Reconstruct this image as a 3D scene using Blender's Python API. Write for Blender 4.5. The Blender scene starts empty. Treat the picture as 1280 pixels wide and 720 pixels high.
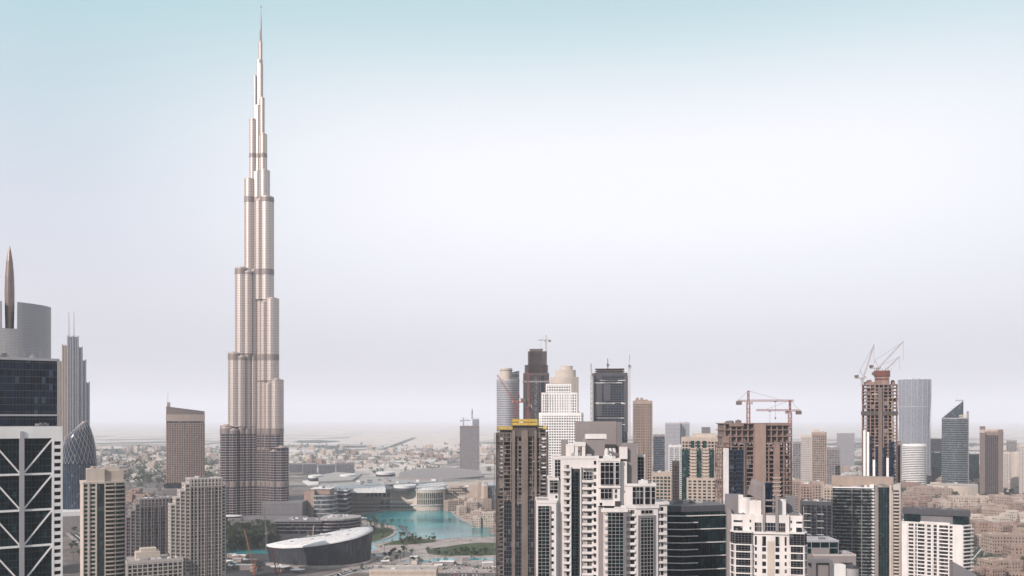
import bpy, bmesh, math, random
from math import sin, cos, pi, radians as R, sqrt, atan2
from mathutils import Vector
random.seed(7)
sc = bpy.context.scene
col = sc.collection

# ------------------------------------------------------------------ camera
F = 1100.0; HC = 166.0; YH = 522.0          # focal length in photo pixels, eye height, horizon row
cam = bpy.data.cameras.new('camera'); cam_o = bpy.data.objects.new('camera', cam); col.objects.link(cam_o)
cam_o.location = (0, 0, HC); cam_o.rotation_euler = (R(90), 0, 0)
cam.sensor_width = 36; cam.lens = 36*F/1280; cam.shift_y = (YH-360)/1280
cam.clip_start = 1; cam.clip_end = 120000
sc.camera = cam_o

# ------------------------------------------------------------------ world, sun, exposure
SUN_EL = R(31); SUN_AZ = atan2(-0.66, -0.75)     # azimuth measured from +Y towards +X
world = bpy.data.worlds.new('World'); sc.world = world; world.use_nodes = True
nt = world.node_tree; N = nt.nodes; L = nt.links; N.clear()
out = N.new('ShaderNodeOutputWorld'); bg = N.new('ShaderNodeBackground'); bg.inputs[1].default_value = 0.1
sky = N.new('ShaderNodeTexSky'); sky.sky_type = 'NISHITA'; sky.sun_disc = False
sky.sun_elevation = SUN_EL; sky.sun_rotation = SUN_AZ; sky.dust_density = 3.0; sky.air_density = 1.0; sky.altitude = 50
tc = N.new('ShaderNodeTexCoord'); sep = N.new('ShaderNodeSeparateXYZ'); L.new(tc.outputs['Generated'], sep.inputs[0])
ramp = N.new('ShaderNodeValToRGB'); cr = ramp.color_ramp
stops = [(0.0, (.60, .585, .65)), (.05, (.655, .64, .715)), (.12, (.765, .75, .825)), (.20, (.76, .785, .865)),
         (.30, (.65, .765, .84)), (.40, (.50, .73, .78)), (.6, (.56, .69, .74)), (1.0, (.72, .74, .78))]  # zenith stops, out of view, raised to light the haze and city
while len(cr.elements) < len(stops): cr.elements.new(0.5)
for e, (p, c) in zip(cr.elements, stops): e.position = p; e.color = (*c, 1)
L.new(sep.outputs['Z'], ramp.inputs[0])
# a broad bright veil of thin cloud right of the centre
dot = N.new('ShaderNodeVectorMath'); dot.operation = 'DOT_PRODUCT'
_d = Vector(((820-640)/F, 1, (522-230)/F)).normalized(); dot.inputs[1].default_value = _d
L.new(tc.outputs['Generated'], dot.inputs[0])
mr = N.new('ShaderNodeMapRange'); mr.interpolation_type = 'SMOOTHSTEP'
mr.inputs['From Min'].default_value = .80; mr.inputs['From Max'].default_value = 1.0
L.new(dot.outputs['Value'], mr.inputs['Value'])
nz = N.new('ShaderNodeTexNoise'); nz.inputs['Scale'].default_value = 2.2; nz.inputs['Detail'].default_value = 4
mp = N.new('ShaderNodeMapping'); mp.inputs['Scale'].default_value = (1, 1, 4); mp.inputs['Rotation'].default_value = (0, .35, 0)
L.new(tc.outputs['Generated'], mp.inputs[0]); L.new(mp.outputs[0], nz.inputs['Vector'])
nm = N.new('ShaderNodeMath'); nm.operation = 'MULTIPLY_ADD'; nm.inputs[1].default_value = .3; nm.inputs[2].default_value = .9; nm.use_clamp = True
L.new(nz.outputs['Fac'], nm.inputs[0])
up = N.new('ShaderNodeMapRange'); up.interpolation_type = 'SMOOTHSTEP'; up.inputs['From Min'].default_value = .03; up.inputs['From Max'].default_value = .24; L.new(sep.outputs['Z'], up.inputs['Value'])
dn = N.new('ShaderNodeMapRange'); dn.interpolation_type = 'SMOOTHSTEP'; dn.inputs['From Min'].default_value = .47; dn.inputs['From Max'].default_value = .26; L.new(sep.outputs['Z'], dn.inputs['Value'])
ud = N.new('ShaderNodeMath'); ud.operation = 'MULTIPLY'; L.new(up.outputs[0], ud.inputs[0]); L.new(dn.outputs[0], ud.inputs[1])
u2 = N.new('ShaderNodeMath'); u2.operation = 'MULTIPLY'; L.new(nm.outputs[0], u2.inputs[0]); L.new(ud.outputs[0], u2.inputs[1])
mm = N.new('ShaderNodeMath'); mm.operation = 'MULTIPLY'; L.new(mr.outputs[0], mm.inputs[0]); L.new(u2.outputs[0], mm.inputs[1])
mx = N.new('ShaderNodeMix'); mx.data_type = 'RGBA'
L.new(mm.outputs[0], mx.inputs['Factor']); L.new(ramp.outputs[0], mx.inputs[6]); mx.inputs[7].default_value = (1.08, 1.07, 1.10, 1)
sc10 = N.new('ShaderNodeVectorMath'); sc10.operation = 'SCALE'; sc10.inputs['Scale'].default_value = 10.0
L.new(mx.outputs[2], sc10.inputs[0])
mx2 = N.new('ShaderNodeMix'); mx2.data_type = 'RGBA'; mx2.inputs['Factor'].default_value = .86
L.new(sky.outputs[0], mx2.inputs[6]); L.new(sc10.outputs[0], mx2.inputs[7])
L.new(mx2.outputs[2], bg.inputs[0]); L.new(bg.outputs[0], out.inputs[0])

sl = bpy.data.lights.new('sun', 'SUN'); sl.energy = 4.6; sl.angle = R(0.6); sl.color = (1, .89, .82)
so = bpy.data.objects.new('sun', sl); col.objects.link(so)
sd = Vector((sin(SUN_AZ)*cos(SUN_EL), cos(SUN_AZ)*cos(SUN_EL), sin(SUN_EL)))
so.rotation_euler = sd.to_track_quat('Z', 'Y').to_euler()
sc.view_settings.view_transform = 'Standard'; sc.view_settings.look = 'None'
sc.view_settings.exposure = 0.08; sc.view_settings.gamma = 1
sc.cycles.use_denoising = True; sc.cycles.volume_bounces = 2
sc.cycles.max_bounces = 5; sc.cycles.diffuse_bounces = 2; sc.cycles.glossy_bounces = 2

# ------------------------------------------------------------------ helpers
def X(px, D): return (px-640)/F*D
def Z(py, D): return HC+(YH-py)/F*D
def gp(px, py, z=0):
    D = F*(HC-z)/(py-YH); return (X(px, D), D)

def tag(o, label=None, cat=None, group=None, kind=None):
    if label: o['label'] = label
    if cat: o['category'] = cat
    if group: o['group'] = group
    if kind: o['kind'] = kind
    return o
def empty(name, loc, rz=0, parent=None):
    o = bpy.data.objects.new(name, None); col.objects.link(o); o.location = loc; o.rotation_euler = (0, 0, rz)
    o.parent = parent; return o

class MB:
    def __init__(s): s.v = []; s.f = []
    def hexa(s, p):
        n = len(s.v); s.v += p
        for q in ((0,3,2,1),(4,5,6,7),(0,1,5,4),(1,2,6,5),(2,3,7,6),(3,0,4,7)): s.f.append(tuple(n+i for i in q))
    def box(s, x0, x1, y0, y1, z0, z1):
        s.hexa([(x0,y0,z0),(x1,y0,z0),(x1,y1,z0),(x0,y1,z0),(x0,y0,z1),(x1,y0,z1),(x1,y1,z1),(x0,y1,z1)])
    def prism(s, poly, z0, z1, top=None, bottom=True):
        n = len(s.v); m = len(poly); tp = top or poly
        zt = z1 if callable(z1) else (lambda x, y: z1)
        s.v += [(x, y, z0) for x, y in poly]+[(x, y, zt(x, y)) for x, y in tp]
        for i in range(m):
            j = (i+1) % m; s.f.append((n+i, n+j, n+m+j, n+m+i))
        s.f.append(tuple(n+m+i for i in range(m)))
        if bottom: s.f.append(tuple(n+i for i in reversed(range(m))))
    def sheet(s, poly, z):
        n = len(s.v); s.v += [(x, y, z) for x, y in poly]; s.f.append(tuple(range(n, n+len(poly))))
    def cyl(s, x, y, r, z0, z1, n=16, r2=None):
        r2 = r if r2 is None else r2
        s.prism([(x+r*cos(2*pi*i/n), y+r*sin(2*pi*i/n)) for i in range(n)], z0, z1, [(x+r2*cos(2*pi*i/n), y+r2*sin(2*pi*i/n)) for i in range(n)])
    def bar(s, a, b, w, h=None):
        h = h or w; a = Vector(a); b = Vector(b); d = (b-a)
        if d.length < 1e-6: return
        d.normalize(); up = Vector((0,0,1)) if abs(d.z) < .95 else Vector((0,1,0))
        u = d.cross(up).normalized(); v = u.cross(d).normalized()
        q = [a-u*w/2-v*h/2, a+u*w/2-v*h/2, a+u*w/2+v*h/2, a-u*w/2+v*h/2]
        s.hexa([tuple(p) for p in q]+[tuple(p+(b-a)) for p in q])
    def build(s, name, m, parent=None, smooth=False):
        me = bpy.data.meshes.new(name); me.from_pydata(s.v, [], s.f); me.update()
        bm = bmesh.new(); bm.from_mesh(me); bmesh.ops.recalc_face_normals(bm, faces=bm.faces); bm.to_mesh(me); bm.free()
        me.materials.append(m)
        if smooth:
            for p in me.polygons: p.use_smooth = True
        o = bpy.data.objects.new(name, me); col.objects.link(o); o.parent = parent
        return o

def rect(w, d, cx=0, cy=0): return [(cx-w/2, cy-d/2), (cx+w/2, cy-d/2), (cx+w/2, cy+d/2), (cx-w/2, cy+d/2)]
def box_poly(x0, x1, y0, y1): return [(x0,y0),(x1,y0),(x1,y1),(x0,y1)]
def ell(a, b, n=28, cx=0, cy=0): return [(cx+a*cos(2*pi*i/n), cy+b*sin(2*pi*i/n)) for i in range(n)]
def offs(poly, d):
    m = len(poly); r = []
    for i in range(m):
        p0 = Vector(poly[i-1]); p1 = Vector(poly[i]); p2 = Vector(poly[(i+1) % m])
        a = (p1-p0).normalized(); b = (p2-p1).normalized()
        na = Vector((a.y, -a.x)); nb = Vector((b.y, -b.x)); k = 1+na.dot(nb)
        v = (na+nb)/max(k, .3); r.append((p1.x+v.x*d, p1.y+v.y*d))
    return r
def edge(poly, i): return poly[i], poly[(i+1) % len(poly)]
def elen(e): return (Vector(e[1])-Vector(e[0])).length
def fb(mb, e, u0, u1, z0, z1, d0, d1):
    a = Vector(e[0]); u = (Vector(e[1])-a).normalized(); n = Vector((u.y, -u.x))
    P = lambda s, d, z: ((a+u*s+n*d).x, (a+u*s+n*d).y, z)
    mb.hexa([P(u0,d1,z0), P(u1,d1,z0), P(u1,d0,z0), P(u0,d0,z0), P(u0,d1,z1), P(u1,d1,z1), P(u1,d0,z1), P(u0,d0,z1)])
def slabs(mb, poly, z0, z1, h, th, dout):
    q = offs(poly, dout); z = z0
    while z < z1-.2:
        mb.prism(q, z, z+th); z += h
def piers(mb, poly, z0, z1, sp, w, dout, edges=None, ends=True):
    for i in (edges if edges is not None else range(len(poly))):
        e = edge(poly, i); l = elen(e); n = max(1, round(l/sp))
        for k in range(0 if ends else 1, n+1 if ends else n):
            u = min(max(k*l/n, w/2), l-w/2); fb(mb, e, u-w/2, u+w/2, z0, z1, -.1, dout)

# ------------------------------------------------------------------ materials
def newmat(name):
    m = bpy.data.materials.new(name); m.use_nodes = True
    return m, m.node_tree.nodes, m.node_tree.links, m.node_tree.nodes['Principled BSDF']
def wallm(name, c, rough=.8, var=.14, metal=0, streak=(.35, .35, .035), spec=.3):
    m, N, L, b = newmat(name)
    tc = N.new('ShaderNodeTexCoord'); mp = N.new('ShaderNodeMapping'); mp.inputs['Scale'].default_value = streak
    n1 = N.new('ShaderNodeTexNoise'); n1.inputs['Scale'].default_value = 1; n1.inputs['Detail'].default_value = 5
    n2 = N.new('ShaderNodeTexNoise'); n2.inputs['Scale'].default_value = .12; n2.inputs['Detail'].default_value = 6
    L.new(tc.outputs['Object'], mp.inputs[0]); L.new(mp.outputs[0], n1.inputs['Vector']); L.new(tc.outputs['Object'], n2.inputs['Vector'])
    a = N.new('ShaderNodeMath'); a.operation = 'ADD'; L.new(n1.outputs['Fac'], a.inputs[0]); L.new(n2.outputs['Fac'], a.inputs[1])
    r = N.new('ShaderNodeMapRange'); r.inputs['From Min'].default_value = .65; r.inputs['From Max'].default_value = 1.35
    r.inputs['To Min'].default_value = 1-var; r.inputs['To Max'].default_value = 1+var*.6; L.new(a.outputs[0], r.inputs['Value'])
    s = N.new('ShaderNodeVectorMath'); s.operation = 'SCALE'; s.inputs[0].default_value = c; L.new(r.outputs[0], s.inputs['Scale'])
    L.new(s.outputs[0], b.inputs['Base Color'])
    b.inputs['Roughness'].default_value = rough; b.inputs['Metallic'].default_value = metal
    b.inputs['Specular IOR Level'].default_value = spec
    return m
def glassm(name, c, cell=(1.7, 1.7, 3.4), blind=.12, blindc=(.16, .17, .17), rough=.10, spec=.2, var=.6, metal=0):
    m, N, L, b = newmat(name)
    tc = N.new('ShaderNodeTexCoord'); dv = N.new('ShaderNodeVectorMath'); dv.operation = 'DIVIDE'; dv.inputs[1].default_value = cell
    ad = N.new('ShaderNodeVectorMath'); ad.operation = 'ADD'; ad.inputs[1].default_value = (.37, .41, .03)
    fl = N.new('ShaderNodeVectorMath'); fl.operation = 'FLOOR'; wn = N.new('ShaderNodeTexWhiteNoise')
    L.new(tc.outputs['Object'], dv.inputs[0]); L.new(dv.outputs[0], ad.inputs[0]); L.new(ad.outputs[0], fl.inputs[0]); L.new(fl.outputs[0], wn.inputs['Vector'])
    r = N.new('ShaderNodeMapRange'); r.inputs['To Min'].default_value = 1-var; r.inputs['To Max'].default_value = 1+var; L.new(wn.outputs['Value'], r.inputs['Value'])
    s = N.new('ShaderNodeVectorMath'); s.operation = 'SCALE'; s.inputs[0].default_value = c; L.new(r.outputs[0], s.inputs['Scale'])
    g = N.new('ShaderNodeMath'); g.operation = 'GREATER_THAN'; g.inputs[1].default_value = 1-blind
    sp = N.new('ShaderNodeSeparateColor'); L.new(wn.outputs['Color'], sp.inputs[0]); L.new(sp.outputs[1], g.inputs[0])
    mx = N.new('ShaderNodeMix'); mx.data_type = 'RGBA'; L.new(g.outputs[0], mx.inputs['Factor']); L.new(s.outputs[0], mx.inputs[6]); mx.inputs[7].default_value = (*blindc, 1)
    L.new(mx.outputs[2], b.inputs['Base Color'])
    r2 = N.new('ShaderNodeMapRange'); r2.inputs['To Min'].default_value = rough*.6; r2.inputs['To Max'].default_value = rough*1.8; L.new(sp.outputs[2], r2.inputs['Value'])
    L.new(r2.outputs[0], b.inputs['Roughness']); b.inputs['Specular IOR Level'].default_value = spec; b.inputs['Metallic'].default_value = metal
    return m
M = {}
M['white'] = wallm('white_render', (.66, .615, .60), var=.16)
M['white2'] = wallm('white_paint', (.76, .73, .72), var=.12)
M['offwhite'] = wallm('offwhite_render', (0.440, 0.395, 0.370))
M['cream'] = wallm('cream_render', (0.420, 0.345, 0.295))
M['cream2'] = wallm('pale_cream_render', (0.500, 0.425, 0.370))
M['beige'] = wallm('beige_stone', (0.330, 0.255, 0.215))
M['pinkbeige'] = wallm('pink_beige_render', (0.300, 0.210, 0.175))
M['brown'] = wallm('brown_stone', (.15, .115, .105))
M['darkbrown'] = wallm('dark_brown_cladding', (.09, .065, .065))
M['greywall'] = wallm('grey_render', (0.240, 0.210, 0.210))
M['midgrey'] = wallm('mid_grey_cladding', (.17, .16, .17))
M['darkgrey'] = wallm('dark_grey_cladding', (.07, .07, .08))
M['concrete'] = wallm('raw_concrete', (.17, .135, .12), var=.3)
M['concrete_d'] = wallm('raw_concrete_dark', (.085, .07, .065), var=.35)
M['concrete_r'] = wallm('raw_concrete_reddish', (.25, .17, .15), var=.3)
M['silver'] = wallm('silver_panel', (.42, .40, .41), rough=.45, metal=.3, var=.06)
M['yellow'] = wallm('yellow_formwork', (.52, .36, .07), var=.2)
M['red'] = wallm('red_steel', (.30, .09, .07), rough=.5)
M['form_red'] = wallm('climbing_form_red', (.15, .06, .05), var=.3)
M['orange'] = wallm('orange_steel', (.32, .12, .07), rough=.5)
M['palesteel'] = wallm('pale_steel', (.48, .42, .41), rough=.5)
M['roof'] = wallm('roof_gravel', (.33, .31, .30), var=.25)
M['roofwhite'] = wallm('white_roof_membrane', (.62, .60, .60), var=.15)
M['roofdark'] = wallm('dark_roof', (.12, .12, .13), var=.25)
M['shade_void'] = wallm('painted_interior_shade', (.05, .045, .045), var=.4)  # near-black colour carries the shade of open floors and recesses
M['g_teal'] = glassm('dark_teal_glass', (.002, .013, .016), blind=.03, blindc=(.015, .04, .043))
M['g_black'] = glassm('black_glass', (.006, .009, .014), blind=.08, blindc=(.08, .09, .09))
M['g_navy'] = glassm('navy_glass', (.007, .014, .028), blind=.05, blindc=(.05, .07, .1))
M['g_blue'] = glassm('blue_glass', (.006, .022, .045), blind=.02, rough=.15, spec=.4)
M['g_grey'] = glassm('grey_glass', (.06, .075, .09), blind=.15)
M['g_pale'] = glassm('pale_glass', (.19, .20, .24), blind=.05, rough=.2, spec=.8, var=.15)
M['g_green'] = glassm('green_glass', (.012, .034, .035), blind=.08, blindc=(.06, .09, .09))
M['g_window'] = glassm('window_glass', (.015, .018, .022), cell=(1.1, 1.1, 3.3), blind=.22, blindc=(.13, .12, .11))
M['g_slate'] = glassm('slate_glass', (.025, .042, .052), blind=.04)
M['rail'] = glassm('balcony_glass', (.11, .13, .13), blind=.2, blindc=(.2, .2, .2))

def world_to_local_win(root): return root

class Tower:
    """one building: an Empty at its base that parents its parts; coordinates are local"""
    def __init__(s, name, label, px, D, rot=0, cat='tower', group=None, r=30):
        al = atan2(-(px-640), F); face = isinstance(rot, tuple); rz = al+rot[0] if face else rot   # (a,) means turned a from facing the viewer
        s.root = empty(name, (X(px, D), D, 0), rz); tag(s.root, label, cat, group)
        s.s = F/D/(cos(al) if face else 1); s.D = D; s.mb = {}; s.win = []
        FOOT.append((X(px, D), D, r))
    def z(s, py, dy=0): return Z(py, s.D+dy)
    def m(s, part, mat):
        k = (part, mat)
        if k not in s.mb: s.mb[k] = MB()
        return s.mb[k]
    def part(s, name, mat, f):
        mb = MB(); f(mb); mb.build(name, M[mat], s.root)
    def done(s, winmat='g_window'):
        for (part, mat), mb in s.mb.items():
            if mb.v: mb.build(part, M[mat], s.root)
        if s.win:
            s.win.sort(key=lambda w: -w[3]-(1000 if w[7] else 0))
            for w in s.win[:100]:
                mb = MB(); fb(mb, w[0], *w[1:7]); mb.build('window', M[winmat], s.root)
            if len(s.win) > 100:
                mb = MB()
                for w in s.win[100:]: fb(mb, w[0], *w[1:7])
                tag(mb.build('window', M[winmat], s.root), kind='stuff')
FOOT = []
def winrow(t, e, u0, u1, z0, z1, front=True, d=.03): t.win.append((e, u0, u1, z0, z1, -.1, d, front))

def parapet(t, poly, z, mat, h=1.2, th=.4, out=0.05):
    mb = t.m('parapet', mat); q = offs(poly, out)
    for i in range(len(q)):
        e = edge(q, i); l = elen(e); fb(mb, e, 0, l-(th if l > 3*th else 0), z, z+h+.003*(i % 2), -th, 0)
def roofstuff(t, x0, x1, y0, y1, z, n=6, hmax=3.5, mats=('roofwhite', 'midgrey', 'silver')):
    for k in range(n):
        w = random.uniform(1.5, 4.5); d = random.uniform(1.5, 4); h = random.uniform(1, hmax)
        cx = random.uniform(x0+w, x1-w) if x1-x0 > 2*w else (x0+x1)/2; cy = random.uniform(y0+d, y1-d) if y1-y0 > 2*d else (y0+y1)/2
        mb = MB(); mb.box(cx-w/2, cx+w/2, cy-d/2, cy+d/2, z, z+h)
        if k % 2: mb.cyl(cx, cy, min(w, d)*.35, z+h, z+h+.5, 10)
        else:
            for q in range(3): mb.box(cx-w/2-.05, cx+w/2+.05, cy-d/2-.05, cy+d/2+.05, z+.25*h*(q+1), z+.25*h*(q+1)+.1)
        mb.build('roof_unit', M[random.choice(mats)], t.root)

def grid_body(t, poly, z0, z1, glass='g_grey', wall='cream', fh=3.6, slab=(1.1, .30), bay=4, pier=(.9, .36), zs=None, edges=None, top=1.6, roof='roof', par=True):
    """glazed core with a relief grid of floor bands and piers"""
    t.m('glazing', glass).prism(poly, z0, z1-.3)
    zs = z0 if zs is None else zs
    if slab: slabs(t.m('facade_grid', wall), poly, zs, z1-.3, fh, slab[0], slab[1])
    if pier: piers(t.m('facade_grid', wall), poly, z0, z1+.02, bay, pier[0], pier[1], edges)
    t.m('crown_band', wall).prism(offs(poly, (slab[1] if slab else .3)+.08), z1-top, z1)
    if par: parapet(t, offs(poly, .3), z1, wall)
    t.m('roof', roof).prism(offs(poly, -.6), z1, z1+.12)

# ------------------------------------------------------------------ tower cranes
def lattice(mb, a, b, w, th=.22, step=None):
    a = Vector(a); b = Vector(b); d = (b-a); n = max(2, int(d.length/(step or w*1.4))); dn = d.normalized()
    up = Vector((0, 0, 1)) if abs(dn.z) < .9 else Vector((0, 1, 0))
    u = dn.cross(up).normalized()*w/2; v = u.cross(dn).normalized()*w/2
    cs = [u+v, u-v, -u-v, -u+v]
    for c in cs: mb.bar(a+c, b+c, th)
    for k in range(n):
        p = a+d*(k/n); q = a+d*((k+1)/n)
        for i in range(4):
            c1, c2 = cs[i], cs[(i+1) % 4]
            mb.bar(p+(c1 if k % 2 else c2), q+(c2 if k % 2 else c1), th*.7); mb.bar(q+c1, q+c2, th*.6)
def hammer_crane(label, x, y, z0, z1, dirz, jib=45, cj=14, mat='red', w=2.2, group=None, th=.3):
    t = empty('tower_crane', (x, y, z0), dirz); tag(t, label, 'crane', group); h = z1-z0
    m = MB(); lattice(m, (0,0,0), (0,0,h), w, th); m.build('mast', M[mat], t)
    m = MB(); lattice(m, (1,0,h+1.2), (jib,0,h+1.2), w*.6, th*.75); m.build('jib', M[mat], t)
    m = MB(); lattice(m, (-1,0,h+1), (-cj,0,h+1), w*.6, th*.75); m.build('counter_jib', M[mat], t)
    m = MB(); m.box(-cj-1, -cj+3, -1.3, 1.3, h-2.2, h+.8); m.build('counterweight', M['concrete'], t)
    m = MB(); m.box(.8, 3, -2.4, -.9, h-1.8, h+.6); m.build('cab', M['palesteel'], t)
    m = MB(); lattice(m, (0,0,h), (0,0,h+9), w*.55, th*.8); m.build('tower_peak', M[mat], t)
    m = MB(); m.bar((0,0,h+9), (jib*.7,0,h+2), th*.5); m.bar((0,0,h+9), (-cj+1,0,h+2), th*.5); m.build('pendant_line', M[mat], t)
    m = MB(); m.box(jib*.6-.8, jib*.6+.8, -.8, .8, h, h+.6); m.bar((jib*.6,0,h), (jib*.6,0,h-12), .15); m.box(jib*.6-.4, jib*.6+.4, -.3, .3, h-13.5, h-12); m.build('trolley_hook', M['darkgrey'], t)
    return t
def luffing_crane(label, x, y, z0, z1, dirz, jib=45, ang=60, mat='palesteel', w=2.2, group=None, th=.32):
    t = empty('luffing_crane', (x, y, z0), dirz); tag(t, label, 'crane', group); h = z1-z0; a = R(ang)
    m = MB(); lattice(m, (0,0,0), (0,0,h), w, th); m.build('mast', M[mat], t)
    m = MB(); m.box(-7, 2, -1.6, 1.6, h, h+1); m.build('slewing_platform', M[mat], t)
    e = (1+jib*cos(a), 0, h+1+jib*sin(a))
    m = MB(); lattice(m, (1,0,h+1), e, w*.5, th*.6); m.build('luffing_jib', M[mat], t)
    m = MB(); m.box(-8, -5, -1.5, 1.5, h+1, h+3.6); m.build('counterweight', M['concrete'], t)
    m = MB(); m.box(.5, 2.5, -3, -1.6, h+.2, h+2.6); m.build('cab', M['palesteel'], t)
    m = MB(); m.bar((-5,0,h+1), (-2.5,0,h+9), .4); m.bar((1,0,h+1), (-2.5,0,h+9), .4); m.build('gantry_frame', M[mat], t)
    m = MB(); m.bar((-2.5,0,h+9), (e[0]*.95,0,h+1+jib*sin(a)*.95), .16); m.bar(e, (e[0],0,e[2]-jib*.5), .12); m.build('hoist_rope', M['darkgrey'], t)
    return t

# ------------------------------------------------------------------ ground, water, roads
def groundm():
    m, N, L, b = newmat('city_ground')
    tc = N.new('ShaderNodeTexCoord')
    def noise(s, d=6, rough=.6, sc=(1,1,1)):
        mp = N.new('ShaderNodeMapping'); mp.inputs['Scale'].default_value = sc; L.new(tc.outputs['Object'], mp.inputs[0])
        n = N.new('ShaderNodeTexNoise'); n.inputs['Scale'].default_value = s; n.inputs['Detail'].default_value = d; n.inputs['Roughness'].default_value = rough
        L.new(mp.outputs[0], n.inputs['Vector']); return n.outputs['Fac']
    def ramp(f, stops):
        r = N.new('ShaderNodeValToRGB'); L.new(f, r.inputs[0])
        while len(r.color_ramp.elements) < len(stops): r.color_ramp.elements.new(.5)
        for e, (p, c) in zip(r.color_ramp.elements, stops): e.position = p; e.color = (*c, 1)
        return r.outputs[0]
    def mix(f, a, c):
        x = N.new('ShaderNodeMix'); x.data_type = 'RGBA'; L.new(f, x.inputs['Factor']); L.new(a, x.inputs[6]); L.new(c, x.inputs[7]); return x.outputs[2]
    sand = ramp(noise(.004, 8), [(.35, (.34, .30, .27)), (.5, (.48, .435, .405)), (.66, (.60, .56, .53))])
    scrub = ramp(noise(.02, 6), [(.35, (.05, .055, .045)), (.65, (.14, .13, .11))])
    f1 = N.new('ShaderNodeMapRange'); f1.inputs['From Min'].default_value = .51; f1.inputs['From Max'].default_value = .57; L.new(noise(.0011, 7, .62), f1.inputs['Value'])
    sy_ = N.new('ShaderNodeSeparateXYZ'); L.new(tc.outputs['Object'], sy_.inputs[0]); ff = N.new('ShaderNodeMapRange'); ff.inputs['From Min'].default_value = 9000; ff.inputs['From Max'].default_value = 5500; L.new(sy_.outputs['Y'], ff.inputs['Value'])
    fm = N.new('ShaderNodeMath'); fm.operation = 'MULTIPLY'; L.new(f1.outputs[0], fm.inputs[0]); L.new(ff.outputs[0], fm.inputs[1])
    far = mix(fm.outputs[0], sand, scrub)
    vor = N.new('ShaderNodeTexVoronoi'); vor.inputs['Scale'].default_value = .016; L.new(tc.outputs['Object'], vor.inputs['Vector'])
    blk = ramp(vor.outputs['Color'], [(.1, (.06, .055, .055)), (.5, (.13, .11, .10)), (.8, (.24, .20, .18)), (1, (.05, .055, .04))])
    nn = ramp(noise(.05, 8, .7), [(.3, (.045, .045, .045)), (.5, (.12, .10, .095)), (.7, (.26, .22, .20))])
    h = N.new('ShaderNodeMix'); h.data_type = 'RGBA'; h.inputs['Factor'].default_value = .55; L.new(blk, h.inputs[6]); L.new(nn, h.inputs[7])
    sp = N.new('ShaderNodeSeparateXYZ'); L.new(tc.outputs['Object'], sp.inputs[0])
    d = N.new('ShaderNodeMapRange'); d.inputs['From Min'].default_value = 1900; d.inputs['From Max'].default_value = 2900; L.new(sp.outputs['Y'], d.inputs['Value'])
    ad = N.new('ShaderNodeMath'); ad.operation = 'ADD'; ad.use_clamp = True
    nz2 = N.new('ShaderNodeMath'); nz2.operation = 'MULTIPLY_ADD'; nz2.inputs[1].default_value = 1.2; nz2.inputs[2].default_value = -.6; L.new(noise(.003, 5), nz2.inputs[0])
    L.new(d.outputs[0], ad.inputs[0]); L.new(nz2.outputs[0], ad.inputs[1])
    dk = N.new('ShaderNodeMapRange'); dk.inputs['From Min'].default_value = 500; dk.inputs['From Max'].default_value = 950; dk.inputs['To Min'].default_value = .5; L.new(sp.outputs['Y'], dk.inputs['Value'])  # darkens unseen near ground for the tall tower's reflection
    sc_ = N.new('ShaderNodeVectorMath'); sc_.operation = 'SCALE'; L.new(h.outputs[2], sc_.inputs[0]); L.new(dk.outputs[0], sc_.inputs['Scale'])
    L.new(mix(ad.outputs[0], sc_.outputs[0], far), b.inputs['Base Color'])
    b.inputs['Roughness'].default_value = .95; b.inputs['Specular IOR Level'].default_value = .1
    return m
def simple_noise_mat(name, c1, c2, scale, rough=.9, spec=.2):
    m, N, L, b = newmat(name); tc = N.new('ShaderNodeTexCoord'); n = N.new('ShaderNodeTexNoise'); n.inputs['Scale'].default_value = scale; n.inputs['Detail'].default_value = 7; n.inputs['Roughness'].default_value = .65
    L.new(tc.outputs['Object'], n.inputs['Vector']); r = N.new('ShaderNodeValToRGB'); r.color_ramp.elements[0].position = .35; r.color_ramp.elements[1].position = .65
    r.color_ramp.elements[0].color = (*c1, 1); r.color_ramp.elements[1].color = (*c2, 1); L.new(n.outputs['Fac'], r.inputs[0]); L.new(r.outputs[0], b.inputs['Base Color'])
    b.inputs['Roughness'].default_value = rough; b.inputs['Specular IOR Level'].default_value = spec
    return m
M['ground'] = groundm()
M['asphalt'] = simple_noise_mat('asphalt', (.045, .045, .05), (.075, .07, .07), .2)
M['pave'] = simple_noise_mat('pale_paving', (.24, .20, .19), (.40, .35, .33), .06)
M['sand'] = simple_noise_mat('sand', (.40, .34, .30), (.58, .52, .48), .01)
M['lawn'] = simple_noise_mat('lawn', (.035, .055, .022), (.065, .085, .04), .05)
M['scrub'] = simple_noise_mat('scrub', (.03, .04, .035), (.08, .085, .07), .01)
M['leaf'] = simple_noise_mat('foliage', (.022, .040, .018), (.060, .085, .040), .4)
M['bark'] = simple_noise_mat('bark', (.10, .07, .05), (.18, .13, .10), 2)
M['marking'] = simple_noise_mat('road_paint', (.6, .6, .58), (.75, .75, .73), 1)
m, Nn, Ll, b = newmat('lagoon_water'); M['water'] = m
tcw = Nn.new('ShaderNodeTexCoord'); nw = Nn.new('ShaderNodeTexNoise'); nw.inputs['Scale'].default_value = .009; nw.inputs['Detail'].default_value = 5
Ll.new(tcw.outputs['Object'], nw.inputs['Vector']); rw = Nn.new('ShaderNodeValToRGB'); rw.color_ramp.elements[0].position = .38; rw.color_ramp.elements[1].position = .62
rw.color_ramp.elements[0].color = (.004, .12, .14, 1); rw.color_ramp.elements[1].color = (.05, .30, .32, 1)
Ll.new(nw.outputs['Fac'], rw.inputs[0]); Ll.new(rw.outputs[0], b.inputs['Base Color']); b.inputs['Roughness'].default_value = .14; b.inputs['Specular IOR Level'].default_value = .3
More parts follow.
